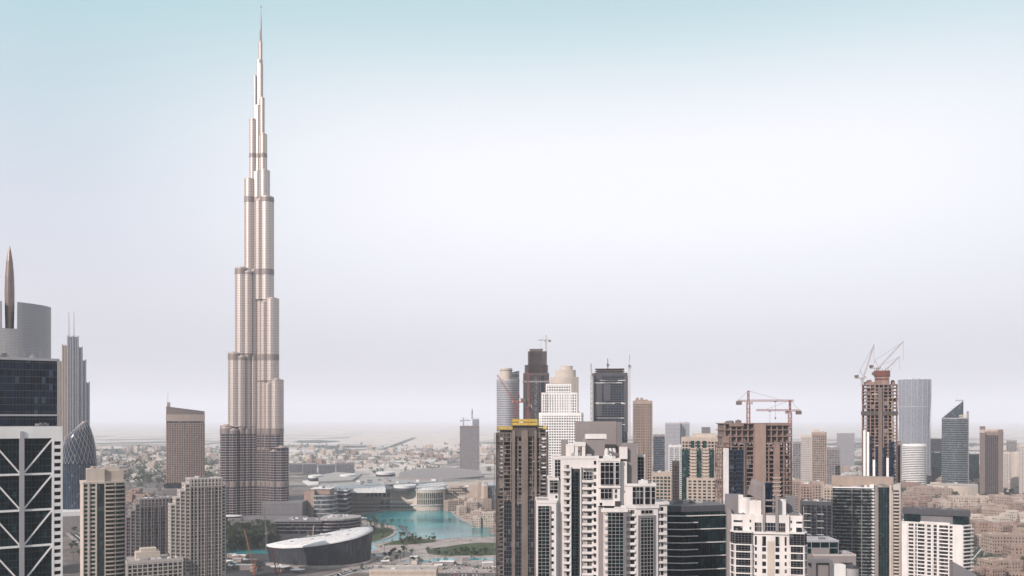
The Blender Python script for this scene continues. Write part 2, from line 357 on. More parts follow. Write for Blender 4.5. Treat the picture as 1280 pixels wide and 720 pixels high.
nb = Nn.new('ShaderNodeTexNoise'); nb.inputs['Scale'].default_value = .6; nb.inputs['Detail'].default_value = 3; bp = Nn.new('ShaderNodeBump'); bp.inputs['Strength'].default_value = .25; bp.inputs['Distance'].default_value = .3
Ll.new(tcw.outputs['Object'], nb.inputs['Vector']); Ll.new(nb.outputs['Fac'], bp.inputs['Height']); Ll.new(bp.outputs[0], b.inputs['Normal'])

mb = MB(); mb.sheet([(-40000,-6000),(40000,-6000),(40000,44000),(-40000,44000)], 0)
tag(mb.build('ground', M['ground']), 'pale dusty city ground and desert plain reaching the horizon', kind='structure')

def sheet(name, pts, z, mat, label, kind='structure', px=True):
    mb = MB(); mb.sheet([gp(*p) for p in pts] if px else pts, z)
    return tag(mb.build(name, M[mat]), label, kind=kind)
def smooth_poly(pts, k=3):
    r = []; n = len(pts)
    for i in range(n):
        p0, p1, p2, p3 = [Vector(pts[(i+j-1) % n]) for j in range(4)]
        for q in range(k):
            t = q/k; r.append(tuple(.5*((2*p1)+(p2-p0)*t+(2*p0-5*p1+4*p2-p3)*t*t+(3*p1-p0-3*p2+p3)*t**3)))
    return r
lake = [(446,646),(458,642),(473,639.5),(500,637),(547,635.5),(563,639),(573,648),(597,657),(640,660),(700,664),(700,668),(617,671.5),(575,673),(543,674.5),
        (520,672.5),(505,675),(480,678),(470,680),(455,679),(478,675),(494,668),(494,659),(480,656),(462,652)]
sheet('lake_promenade', [(425,646),(458,640),(500,635),(560,633.5),(600,650),(720,655),(720,712),(640,716),(430,716),(420,700)], .02, 'pave', 'pale paved promenade around the turquoise lake')
lk = smooth_poly(lake)
sheet('lake', lk, .06, 'water', 'turquoise fountain lake between the promenade and the mall')
# low kerb wall round the lake
mb = MB(); P = [gp(*p) for p in lk]
for i in range(len(P)):
    a, c = P[i], P[(i+1) % len(P)]; mb.bar((*a, .3), (*c, .3), 1.6, .7)
tag(mb.build('lake_edge', M['pave']), 'pale stone edge around the turquoise lake', kind='structure')
sheet('canal', [(503,701.5),(515,698.8),(560,697.8),(592,697.5),(620,698),(620,699.5),(590,700.5),(560,702),(525,703)], .07, 'water', 'narrow turquoise pool in front of the park lawn')
sheet('canal', [(275,692),(275,687),(310,687),(345,688.5),(345,692)], .07, 'water', 'strip of turquoise water left of the curved grey hall')
sheet('canal', [(448,684),(470,681),(470,686),(462,690),(448,691)], .07, 'water', 'short turquoise channel beside the right end of the curved hall')
sheet('park_lawn', smooth_poly([(537,686),(560,683),(579,680),(600,678.5),(640,679),(680,684),(680,694),(620,694),(560,694.5),(535,692)], 2), .06, 'lawn', 'green lawn between the lake and the narrow pool')
sheet('park_lawn', smooth_poly([(481,680),(505,673.5),(520,672),(543,675),(541,678),(500,681)], 2), .06, 'lawn', 'wedge of lawn on the point jutting into the lake')
sheet('park_lawn', smooth_poly([(452,680),(456,668),(470,660),(488,660),(492,666),(475,675)], 2), .065, 'lawn', 'dark lawn behind the tip of the curved hall')
sheet('forecourt', [(300,655),(440,640),(448,700),(340,720),(250,720),(250,690)], .03, 'asphalt', 'dark forecourt and planting around the curved hall')

def road(name, pts, w, label, z=.10, mat='asphalt', lines=True, px=True):
    P = [Vector(gp(*p)) if px else Vector(p) for p in pts]
    Q = []                                       # smooth
    for i in range(len(P)-1):
        p0 = P[max(i-1, 0)]; p1 = P[i]; p2 = P[i+1]; p3 = P[min(i+2, len(P)-1)]
        for q in range(6):
            t = q/6; Q.append(.5*((2*p1)+(p2-p0)*t+(2*p0-5*p1+4*p2-p3)*t*t+(3*p1-p0-3*p2+p3)*t**3))
    Q.append(P[-1])
    def strip(off, ww, zz, mt, nm, lb, h=None):
        mb = MB(); A = []; B = []
        for i, q in enumerate(Q):
            d = (Q[min(i+1, len(Q)-1)]-Q[max(i-1, 0)]).normalized(); n = Vector((-d.y, d.x))
            A.append(q+n*(off-ww/2)); B.append(q+n*(off+ww/2))
        for i in range(len(Q)-1):
            if h: mb.hexa([(A[i].x,A[i].y,0),(A[i+1].x,A[i+1].y,0),(B[i+1].x,B[i+1].y,0),(B[i].x,B[i].y,0),(A[i].x,A[i].y,zz),(A[i+1].x,A[i+1].y,zz),(B[i+1].x,B[i+1].y,zz),(B[i].x,B[i].y,zz)])
            else:
                n = len(mb.v); mb.v += [(A[i].x,A[i].y,zz),(A[i+1].x,A[i+1].y,zz),(B[i+1].x,B[i+1].y,zz),(B[i].x,B[i].y,zz)]; mb.f.append((n,n+1,n+2,n+3))
        return tag(mb.build(nm, M[mt]), lb, kind='structure')
    strip(0, w, z, mat, name, label)
    for s in (-1, 1): strip(s*(w/2+1.6), 3.2, z+.13, 'pave', 'pavement', 'kerbed pavement along '+label, h=True)
    if lines:
        for s in (-1, 1): strip(s*(w/2-1), .5, z+.012, 'marking', 'lane_marking', 'painted edge line on '+label)
        strip(0, 1.2, z+.016, 'marking', 'lane_marking', 'painted centre line on '+label)
    return Q
R1 = road('road', [(360,733),(410,722),(450,712),(500,708),(560,707),(620,708),(700,712)], 14, 'the street passing the front of the curved hall')
R2 = road('road', [(60,612),(150,607),(210,611),(300,618),(360,612)], 30, 'the wide highway behind the left towers')
R3 = road('road', [(360,586),(440,580),(520,578),(600,577),(700,575)], 40, 'the highway on the plain behind the mall')
R4 = road('road', [(60,626),(140,618),(190,620),(215,622)], 16, 'the street between the left towers and the highway')
R5 = road('road', [(1125,620),(1165,618),(1230,627),(1330,634)], 16, 'the street curving before the dark brown towers')
R6 = road('road', [(1215,700),(1240,676),(1280,672),(1340,672)], 14, 'the street behind the right white slab')
R7 = road('road', [(120,720),(115,690),(90,665),(60,650)], 14, 'the street beside the blue curved tower')
# far plain: dark scrub belts and pale plots
for k, (x0, x1, y0, y1) in enumerate([(118,280,558,571),(362,425,550,554),(385,465,557,560),(130,230,590,596),(392,442,559,567),(500,560,563,567),(160,285,577,582),(120,190,583,590),(700,900,548,552),(1000,1290,553,558),(1140,1290,585,592),(250,300,587,598)]):
    ya, yb = y0, y1; n = 22; pts = []
    for i in range(n):
        a = 2*pi*i/n; rr = random.uniform(.75, 1.1); pts.append(((x0+x1)/2+(x1-x0)/2*cos(a)*rr, (ya+yb)/2+(yb-ya)/2*sin(a)*rr))
    sheet('scrub_belt', pts, .03+.004*k, 'scrub', 'dark scrub belt %s on the hazy plain' % (['left of the tallest tower','far beyond the mall, upper','far beyond the mall, middle','near the left highway','right behind the mall blocks','at the end of the diagonal road','across the left plain','behind the cream tower','behind the central towers','far right','behind the dark right towers','beside the slanted brown hotel'][k]))
for k, (x0, x1, y0, y1) in enumerate([(440,620,541,556),(150,300,571,576),(470,640,556,563),(180,260,596,602),(370,560,534,539)]):
    pts = [((x0+x1)/2+(x1-x0)/2*cos(2*pi*i/20)*random.uniform(.85,1.1), (y0+y1)/2+(y1-y0)/2*sin(2*pi*i/20)*random.uniform(.85,1.1)) for i in range(20)]
    sheet('sand_plot', pts, .02+.003*k, 'sand', 'pale sandy plot on the hazy plain %s' % ['beyond the mall','left of the tallest tower','behind the mall highway','by the left highway','near the horizon'][k])
sheet('desert_road', [(475,562),(486,562),(522,547),(515,547)], .09, 'scrub', 'straight diagonal runway-like strip on the sandy plain')

# ------------------------------------------------------------------ haze
mh = bpy.data.materials.new('haze'); mh.use_nodes = True; hn = mh.node_tree.nodes; hl = mh.node_tree.links; hn.clear()
ho = hn.new('ShaderNodeOutputMaterial'); pv = hn.new('ShaderNodeVolumePrincipled')
pv.inputs['Color'].default_value = (.90, .915, 1.0, 1); pv.inputs['Density'].default_value = 1/13500; pv.inputs['Anisotropy'].default_value = 0.0
hl.new(pv.outputs[0], ho.inputs['Volume'])
mb = MB(); mb.box(-45000, 45000, -7000, 46000, -1.0, 850)
tag(mb.build('haze', mh), 'pale dusty haze over the whole city', kind='stuff')

# ------------------------------------------------------------------ the tallest tower
BX, BY = X(323.5, 1423), 1423.0
def burj():
    t = empty('supertall_tower', (BX, BY, 0)); FOOT.append((BX, BY, 75))
    tag(t, 'tallest tower, silver stepped supertall with three tube wings and a needle spire', 'skyscraper')
    steel = wallm('burj_cladding', (.50, .41, .37), rough=.4, metal=.6, var=.03, streak=(.5, .5, .02)); M['b_steel'] = steel
    M['b_glass'] = glassm('burj_glass', (.53, .46, .43), cell=(500, 500, 4000.0), blind=.0, rough=.28, spec=.5, var=.0, metal=.72)
    _n = M['b_glass'].node_tree; _b = _n.nodes['Principled BSDF']; _src = _b.inputs['Base Color'].links[0].from_socket
    _t = _n.nodes.new('ShaderNodeTexCoord'); _s = _n.nodes.new('ShaderNodeSeparateXYZ'); _n.links.new(_t.outputs['Object'], _s.inputs[0])
    _m = _n.nodes.new('ShaderNodeMath'); _m.operation = 'PINGPONG'; _m.inputs[1].default_value = 2.0; _n.links.new(_s.outputs['Z'], _m.inputs[0])     # 4 m storeys
    _r = _n.nodes.new('ShaderNodeMapRange'); _r.inputs['From Min'].default_value = .7; _r.inputs['From Max'].default_value = 1.0; _r.inputs['To Min'].default_value = .78; _n.links.new(_m.outputs[0], _r.inputs['Value'])
    _v = _n.nodes.new('ShaderNodeVectorMath'); _v.operation = 'SCALE'; _n.links.new(_src, _v.inputs[0]); _n.links.new(_r.outputs[0], _v.inputs['Scale']); _n.links.new(_v.outputs[0], _b.inputs['Base Color'])
    M['b_glass_dark_refl'] = glassm('burj_glass_dark_reflection', (.045, .05, .075), cell=(3, 3, 4.0), blind=.0, rough=.12, spec=.4, var=.3, metal=.5)  # darker glass for the base, painting in a reflection of dark city
    M['b_band'] = wallm('burj_louvre', (.24, .20, .19), rough=.5, metal=.5, var=.05)
    bands = [(56, 8), (140, 9), (258, 9), (395, 9), (512, 9), (585, 6)]
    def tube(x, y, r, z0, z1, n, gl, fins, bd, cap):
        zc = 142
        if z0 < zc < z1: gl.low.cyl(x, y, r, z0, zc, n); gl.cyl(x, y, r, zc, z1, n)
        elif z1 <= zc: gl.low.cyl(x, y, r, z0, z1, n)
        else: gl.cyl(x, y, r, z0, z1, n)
        z = z0
        while z < z1-2:
            low = z < zc; fins.cyl(x, y, r+(.3 if low else .08), z, z+(.8 if low else .7), n); z += 4.0 if z < 150 else (8.0 if z < 330 else 24.0)
        for zb, h in bands:
            if z0-1 < zb < z1-1 or abs(zb+h-z1) < 6: bd.cyl(x, y, r+.55, max(zb, z0), min(zb+h, z1-.5), n)
        nf = max(8, int(r*1.25))
        nf = 8 if r > 5 else 5
        for k in range(nf):
            a = 2*pi*k/nf+.1
            fins.bar((x+(r+.3)*cos(a), y+(r+.3)*sin(a), z0), (x+(r+.3)*cos(a), y+(r+.3)*sin(a), z1+.6), .3)
        cap.cyl(x, y, r+.25, z1, z1+1.6, n); cap.cyl(x, y, r*.55, z1+1.6, z1+3.5, 10)
    wings = [(R(180+27), 'wing', [(152, 53.5), (268, 42.5), (404, 33), (548, 20), (645, 13), (715, 8)]),
             (R(-27), 'wing', [(118, 52.5), (225, 43), (355, 34.5), (519, 25), (562, 18), (621, 13.5), (680, 9.5), (735, 6.5)]),
             (R(90), 'wing', [(135, 55), (247, 45), (375, 36), (470, 27), (548, 19), (600, 12), (650, 7)])]
    for wi, (a, nm, tiers) in enumerate(wings):
        gl, fins, bd, cap = MB(), MB(), MB(), MB(); gl.low = MB(); d = Vector((cos(a), sin(a))); p = Vector((-d.y, d.x)); zl = 0
        for k, (zt, ext) in enumerate(tiers):
            r = 10.5 if zt < 530 else (8.0 if zt < 600 else (5.5 if zt < 660 else 3.4))
            Lk = ext/cos(R(27))-r if wi < 2 else ext-r
            Lk = max(Lk, 2.5)
            c = d*Lk; tube(c.x, c.y, r, zl if k else 0, zt, 24, gl, fins, bd, cap)
            if Lk > 16:
                for s in (-1, 1):
                    c2 = d*(Lk-9)+p*s*7.5; tube(c2.x, c2.y, 7.0, zl if k else 0, zt-6, 18, gl, fins, bd, cap)
            # body linking the nose to the core
            if Lk > 6:
                hw = r*.82; q = [tuple(d*0+p*-hw), tuple(d*Lk+p*-hw), tuple(d*Lk+p*hw), tuple(d*0+p*hw)]
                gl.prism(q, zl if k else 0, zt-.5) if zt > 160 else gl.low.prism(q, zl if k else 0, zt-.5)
            rr_ = 9.0
            while rr_ < Lk-15:
                for s in (-1, 1):
                    c2 = d*rr_+p*s*6.2; tube(c2.x, c2.y, 5.6, zl if k else 0, zt-3, 14, gl, fins, bd, cap)
                rr_ += 9.5
            zl = zt
            # inner tubes of the next tiers also show on the flanks
        w = gl.build('wing', M['b_glass'], t); gl.low.build('lower_storeys', M['b_glass_dark_refl'], w); fins.build('cladding_fins', steel, w); bd.build('louvre_band', M['b_band'], w); cap.build('terrace_cap', steel, w)
    gl, fins, bd, cap = MB(), MB(), MB(), MB(); gl.low = MB()
    tube(0, 0, 10.5, 0, 560, 12, gl, fins, bd, cap); tube(0, 0, 7.0, 560, 668, 12, gl, fins, bd, cap); tube(1.5, 0, 4.6, 668, 742, 12, gl, fins, bd, cap)
    tube(2.5, 0, 2.9, 742, 772, 10, gl, fins, bd, cap)
    c = gl.build('core', M['b_glass'], t); gl.low.build('lower_storeys', M['b_glass_dark_refl'], c); fins.build('cladding_fins', steel, c); bd.build('louvre_band', M['b_band'], c); cap.build('terrace_cap', steel, c)
    mb = MB(); mb.cyl(3, 0, 1.9, 772, 792, 10, 1.5); mb.cyl(3.6, 0, 1.2, 792, 812, 8, .7); mb.cyl(3.6, 0, .55, 812, 831, 8, .25); mb.cyl(3.6, 0, .9, 829, 832, 8)
    mb.build('spire', M['b_band'], t)
    # podium with stepped terraces, entrance pavilion
    mb = MB()
    for s, (x0, x1, y0, y1, h) in enumerate([(-62, 70, -30, 60, 10), (20, 82, -50, 40, 34), (-40, 60, -75, -25, 8), (-20, 95, -92, -60, 14)]):
        q = box_poly(x0, x1, y0, y1); mb.prism(q, 0, h); slabs(mb, q, 3, h, 4, 1.2, .8)
    mb.build('podium', M['midgrey'], t)
    mb = MB(); mb.prism(ell(19, 8, 24, -22, -84), 0, 16); mb.build('entrance_pavilion', M['g_black'], t)
    mb = MB(); mb.prism(ell(21, 9, 24, -22, -84), 16, 17.2); mb.build('pavilion_roof', M['roofwhite'], t)
burj()

# ------------------------------------------------------------------ foreground: white balcony tower in the middle
def balcony_col(t, e, u0, u1, z0, z1, fh, wall='white', out=1.4, rail='white', door='g_window', names=True, gap=.5):
    """a column of balconies: slab, railing, side walls, dark door behind"""
    z = z1-fh; k = 0
    while z > z0:
        if names and k < 26:
            mb = MB()
        else:
            mb = t.m('balcony_lower', wall)
        fb(mb, e, u0, u1, z, z+.28, -.05, out)
        fb(mb, e, u0, u1, z+.28, z+1.15, out-.14, out)
        if names and k < 26: mb.build('balcony', M[wall], t.root)
        w = (u1-u0)
        winrow(t, e, u0+w*.50, u1-gap*.6, z+.5, z+fh-.55)
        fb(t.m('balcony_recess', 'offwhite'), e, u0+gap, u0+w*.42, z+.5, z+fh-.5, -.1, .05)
        z -= fh; k += 1
def curtain(t, e, u0, u1, z0, z1, fh, glass='g_teal', fr='palesteel', bay=1.6, d=.25, name='glass_bay', frw=.10):
    mb = MB(); fb(mb, e, u0, u1, z0, z1, -.1, d); g = mb.build(name, M[glass], t.root)
    mb = MB(); n = max(1, round((u1-u0)/bay))
    for k in range(n+1):
        u = u0+(u1-u0)*k/n; fb(mb, e, u-frw/2, u+frw/2, z0, z1+.01, d-.05, d+.10)
    z = z0
    while z < z1: fb(mb, e, u0, u1, z, z+frw*1.2, d-.05, d+.12); z += fh/2 if fh > 3 and bay < 2 else fh
    mb.build('mullions', M[fr], g)

def tower_white_mid():
    D = 407.; t = Tower('residential_tower', 'white many-winged residential tower with balcony columns and dark glass bays, nearest in the centre', 752, D, 0, r=38)
    s = t.s; U = lambda px: (px-752)/s; ZZ = lambda py: Z(py, D)
    fh = 3.3; zb = 45
    def vol(px0, px1, pytop, y0, y1, mat='white', z0=0, par=True, slope=0):
        poly = box_poly(U(px0), U(px1), y0, y1); z1 = ZZ(pytop)
        t.m('wall', mat).prism(poly, z0, z1)
        if par: parapet(t, poly, z1-.9, mat, h=1.3, th=.35, out=.22); t.m('roof', 'roof').prism(offs(poly, -.4), z1, z1+.1)
        return poly, z1
    # left glass wing
    p, z1 = vol(671, 695, 626, -2, 16); e = edge(p, 0); W = elen(e)
    curtain(t, e, .5, U(686.5)-U(671), zb, z1-2.2, fh)
    for z in [z1-2.5-fh*k for k in range(1, 24)]: winrow(t, e, W-2.3, W-1.1, z, z+1.2)
    fb(t.m('shade_grey_pier', 'greywall'), e, U(686.8)-U(671), U(688.2)-U(671), zb, z1-2.2, 0, .5)  # grey of these piers holds the shade of turned sides
    # stepped upper left pieces
    p, z1 = vol(686, 698, 598, 0, 14); e = edge(p, 0); curtain(t, e, .4, 4.2, z1-6.8, z1-1, fh, 'g_black', 'white', 1.9)
    p, z1 = vol(692, 704, 572, 1.2, 15); e = edge(p, 0); curtain(t, e, .6, 3.2, z1-10.5, z1-1.2, fh, 'g_black', 'white', 1.3)
    e = edge(box_poly(U(686), U(698), 0, 14), 0); winrow(t, e, 3.0, 4.0, ZZ(628)+2, ZZ(628)+3.2)
    # main central block
    p, z1 = vol(701, 748, 571, 0, 18); e = edge(p, 0); u = lambda px: U(px)-U(701)
    fb(t.m('shade_grey_pier', 'greywall'), e, 0, u(702.5), 0, ZZ(640), -.1, .12)  # side-face shade put into the grey
    balcony_col(t, e, u(703.5), u(712.5), zb, z1-3.2, fh)
    fb(t.m('recess_shade_panel', 'shade_void'), e, u(713.6), u(725.2), zb, z1-5.5, -.1, .06)  # flat near-black panel, recess shade put into its colour
    curtain(t, e, u(714.5), u(723), zb, z1-7, fh, 'g_teal', 'darkgrey', 1.7)
    for px in (713.2, 725.6): fb(t.m('fin', 'white'), e, u(px)-.25, u(px)+.25, zb, z1-4.5, -.1, 1.2)
    balcony_col(t, e, u(727.3), u(740.5), zb, z1-8.5, fh)
    curtain(t, e, u(729), u(740), z1-10.2, z1-6.8, fh, 'g_black', 'white', 1.4, d=.6)
    fb(t.m('fin', 'offwhite'), e, u(728), u(740.5), z1-5.4, z1-5.0, -.1, 1.9)
    for k in range(26):
        z = z1-3.6-fh*k; winrow(t, e, u(742.3), u(745.3), z, z+1.75)
    # bay right of centre, taller glass windows
    p, z1 = vol(747.5, 774.5, 574, -1.5, 17, z0=ZZ(632)); e = edge(p, 0)
    curtain(t, e, 1.0, 7.0, z1-11.8, z1-1.5, fh*.9, 'g_black', 'white', 2.0, d=.4)
    curtain(t, e, 7.8, 9.6, z1-11.8, z1-1.5, fh*.9, 'g_black', 'white', 1.8, d=.4)
    curtain(t, e, 1.0, 6.3, z1-18.3, z1-13.6, fh*.9, 'g_black', 'white', 1.7, d=.35)
    winrow(t, e, 7.6, 8.7, z1-18, z1-16.2); winrow(t, e, 7.6, 8.7, z1-15.6, z1-13.8); winrow(t, e, .6, 1.8, z1-21.3, z1-20)
    fb(t.m('ledge', 'white'), e, -.2, elen(e)+.2, z1-13.1, z1-12.5, 0, .6)
    # protruding lower glass bay under it
    p, z1 = vol(754, 781, 635, -5.5, 12); e = edge(p, 0)
    fb(t.m('ledge', 'white'), e, -1.5, elen(e)+.6, z1-1.2, z1+.3, -.3, 1.0)
    curtain(t, e, 1.5, 8.6, zb, z1-1.6, fh, 'g_teal', 'palesteel', 1.7, d=.5)
    fb(t.m('shade_grey_pier', 'midgrey'), e, 8.8, 9.9, zb, z1-1.5, 0, .7)
    fb(t.m('shade_grey_pier', 'greywall'), edge(box_poly(U(748), U(755), -.2, 10), 0), 0, 2.6, zb, ZZ(634), -.1, .25)  # grey return, its shade painted by material
    t.m('wall', 'white').prism(box_poly(U(747.5), U(755), -.1, 10), 0, ZZ(634))
    for k in range(24):
        z = z1-2.2-fh*k; fb(t.m('balcony_lower', 'offwhite'), e, 0, 1.2, z, z+.9, -.05, .9)
    # recessed balconies on the right
    p, z1 = vol(776, 797, 574+58, -2.5, 14); e = edge(p, 0)
    balcony_col(t, e, 1.9, 6.3, zb, z1-1.2, fh)
    # right rotated block with framed glass
    a = R(12); q0 = Vector((U(794), -3.6)); ux = Vector((cos(a), sin(a))); vy = Vector((-sin(a), cos(a)))
    q = [q0, q0+ux*10.5, q0+ux*10.5+vy*13, q0+vy*13]; q = [tuple(v) for v in q]; z1 = ZZ(632)
    t.m('wall', 'white').prism(q, 0, z1); parapet(t, q, z1-1, 'white', h=1.4, th=.35, out=.5); e = edge(q, 0)
    fb(t.m('frame_surround', 'midgrey'), e, .9, 9.3, zb, z1-4.2, -.1, .35)
    curtain(t, e, 2.0, 8.2, zb, z1-5.4, fh, 'g_teal', 'palesteel', 1.55, d=.45)
    curtain(t, e, 2.2, 7.8, z1-3.5, z1-1.7, fh, 'g_black', 'white', 1.8)
    q2 = [Vector(q[1])+vy*1.2+ux*.0, Vector(q[1])+vy*1.2+ux*5, Vector(q[1])+vy*12+ux*5, Vector(q[1])+vy*12]; q2 = [tuple(v) for v in q2]
    t.m('wall', 'white').prism(q2, 0, ZZ(628)); parapet(t, q2, ZZ(628)-1, 'white', h=1.3, th=.35, out=.8); e = edge(q2, 0)
    balcony_col(t, e, .4, 3.4, zb, ZZ(628)-1.6, fh, out=1.7)
    # upper right penthouse with square windows
    a2 = [U(784), U(820)]; p = box_poly(U(782), U(819.5), 0, 13); z1 = ZZ(605.5)
    t.m('wall', 'white').prism(p, ZZ(640), z1); parapet(t, p, z1-.8, 'white', h=1.2, th=.35, out=.3); t.m('roof', 'roof').prism(offs(p, -.5), z1, z1+.1); e = edge(p, 0)
    curtain(t, e, U(790.5)-U(782), U(804)-U(782), z1-9.3, z1-1.2, 3.0, 'g_black', 'white', 1.65, d=.35)
    curtain(t, e, U(806)-U(782), U(812.5)-U(782), z1-9.3, z1-1.2, 3.0, 'g_black', 'white', 2.4, d=.35)
    curtain(t, e, U(814)-U(782), U(818.8)-U(782), z1-9.3, z1-1.2, 3.0, 'g_black', 'white', 1.6, d=.35)
    # stair tower, side shade put into its grey, and small glazed turret at right
    p = box_poly(U(778), U(798.5), 4, 20); t.m('stair_tower_shade_grey', 'greywall').prism(p, ZZ(640), ZZ(556))
    parapet(t, p, ZZ(556)-.6, 'greywall', h=1)
    p = box_poly(U(798.5), U(809.5), 8, 18); t.m('wall', 'white').prism(p, ZZ(640), ZZ(569)); curtain(t, edge(p, 0), .5, 3.6, ZZ(603), ZZ(572), 3.2, 'g_teal', 'palesteel', 1.5)
    t.m('wall', 'white').prism(box_poly(U(771), U(784), 1, 15), ZZ(640), ZZ(577))
    fb(t.m('balcony_lower', 'white'), edge(box_poly(U(755), U(782), -1.6, 10), 0), 4.5, 9.5, ZZ(634), ZZ(634)+.4, 0, 2.6)
    fb(t.m('recess_shade_panel', 'shade_void'), edge(box_poly(U(755), U(782), -1.6, 10), 0), 4.9, 7.6, ZZ(634)+.6, ZZ(626), -.1, .1)  # dark panel painting the shade of an opening
    # roofscape
    R0 = ZZ(571)
    mb = MB(); mb.box(U(724), U(777), 20, 26, R0-6, ZZ(527)); mb.build('screen_wall', M['greywall'], t.root)
    mb = MB(); mb.box(U(777.2), U(784), 19, 27, R0-6, ZZ(527.5)); mb.build('screen_return', M['midgrey'], t.root)
    mb = MB(); mb.box(U(708.5), U(717), 3, 8, R0, ZZ(556)); mb.build('roof_box', M['white'], t.root)
    mb = MB(); mb.box(U(719), U(723), 2, 9, R0, ZZ(554)); mb.box(U(728), U(732), 2, 9, R0, ZZ(554)); mb.box(U(718.6), U(732.4), 1.8, 9.2, ZZ(558), ZZ(553)); mb.build('roof_portal', M['white'], t.root)
    mb = MB(); mb.box(U(730.5), U(758), 7, 14, R0, ZZ(549)); mb.build('plant_room', M['greywall'], t.root)
    mb = MB(); mb.box(U(734), U(760), 6.5, 13.5, ZZ(549), ZZ(543)); mb.build('water_tank', M['white'], t.root)
    mb = MB(); mb.box(U(776), U(785), 2, 7, ZZ(574), ZZ(559)); mb.build('roof_box', M['white'], t.root)
    mb = MB(); mb.box(U(704), U(712), 10, 18, R0, ZZ(551)); mb.build('plant_room', M['greywall'], t.root)
    for k in range(3):
        mb = MB(); mb.cyl(U(760+5*k), 6+k, 1.1, ZZ(574), ZZ(563), 14); mb.cyl(U(760+5*k), 6+k, .7, ZZ(563), ZZ(561), 10); mb.build('vent_stack', M['white'], t.root)
    mb = MB()
    for k in range(4): mb.bar((U(758)+k, 5.5, ZZ(563)-k*.5), (U(776), 5+k*.4, ZZ(568)-k*.5), .3)
    mb.build('pipe_run', M['midgrey'], t.root)
    roofstuff(t, U(705), U(745), 2, 6, R0+.1, 7, 1.8); roofstuff(t, U(750), U(772), 0, 4, ZZ(574)+.1, 4, 1.5); roofstuff(t, U(790), U(818), 3, 11, ZZ(605.5), 5, 1.6)
    t.done()
tower_white_mid()

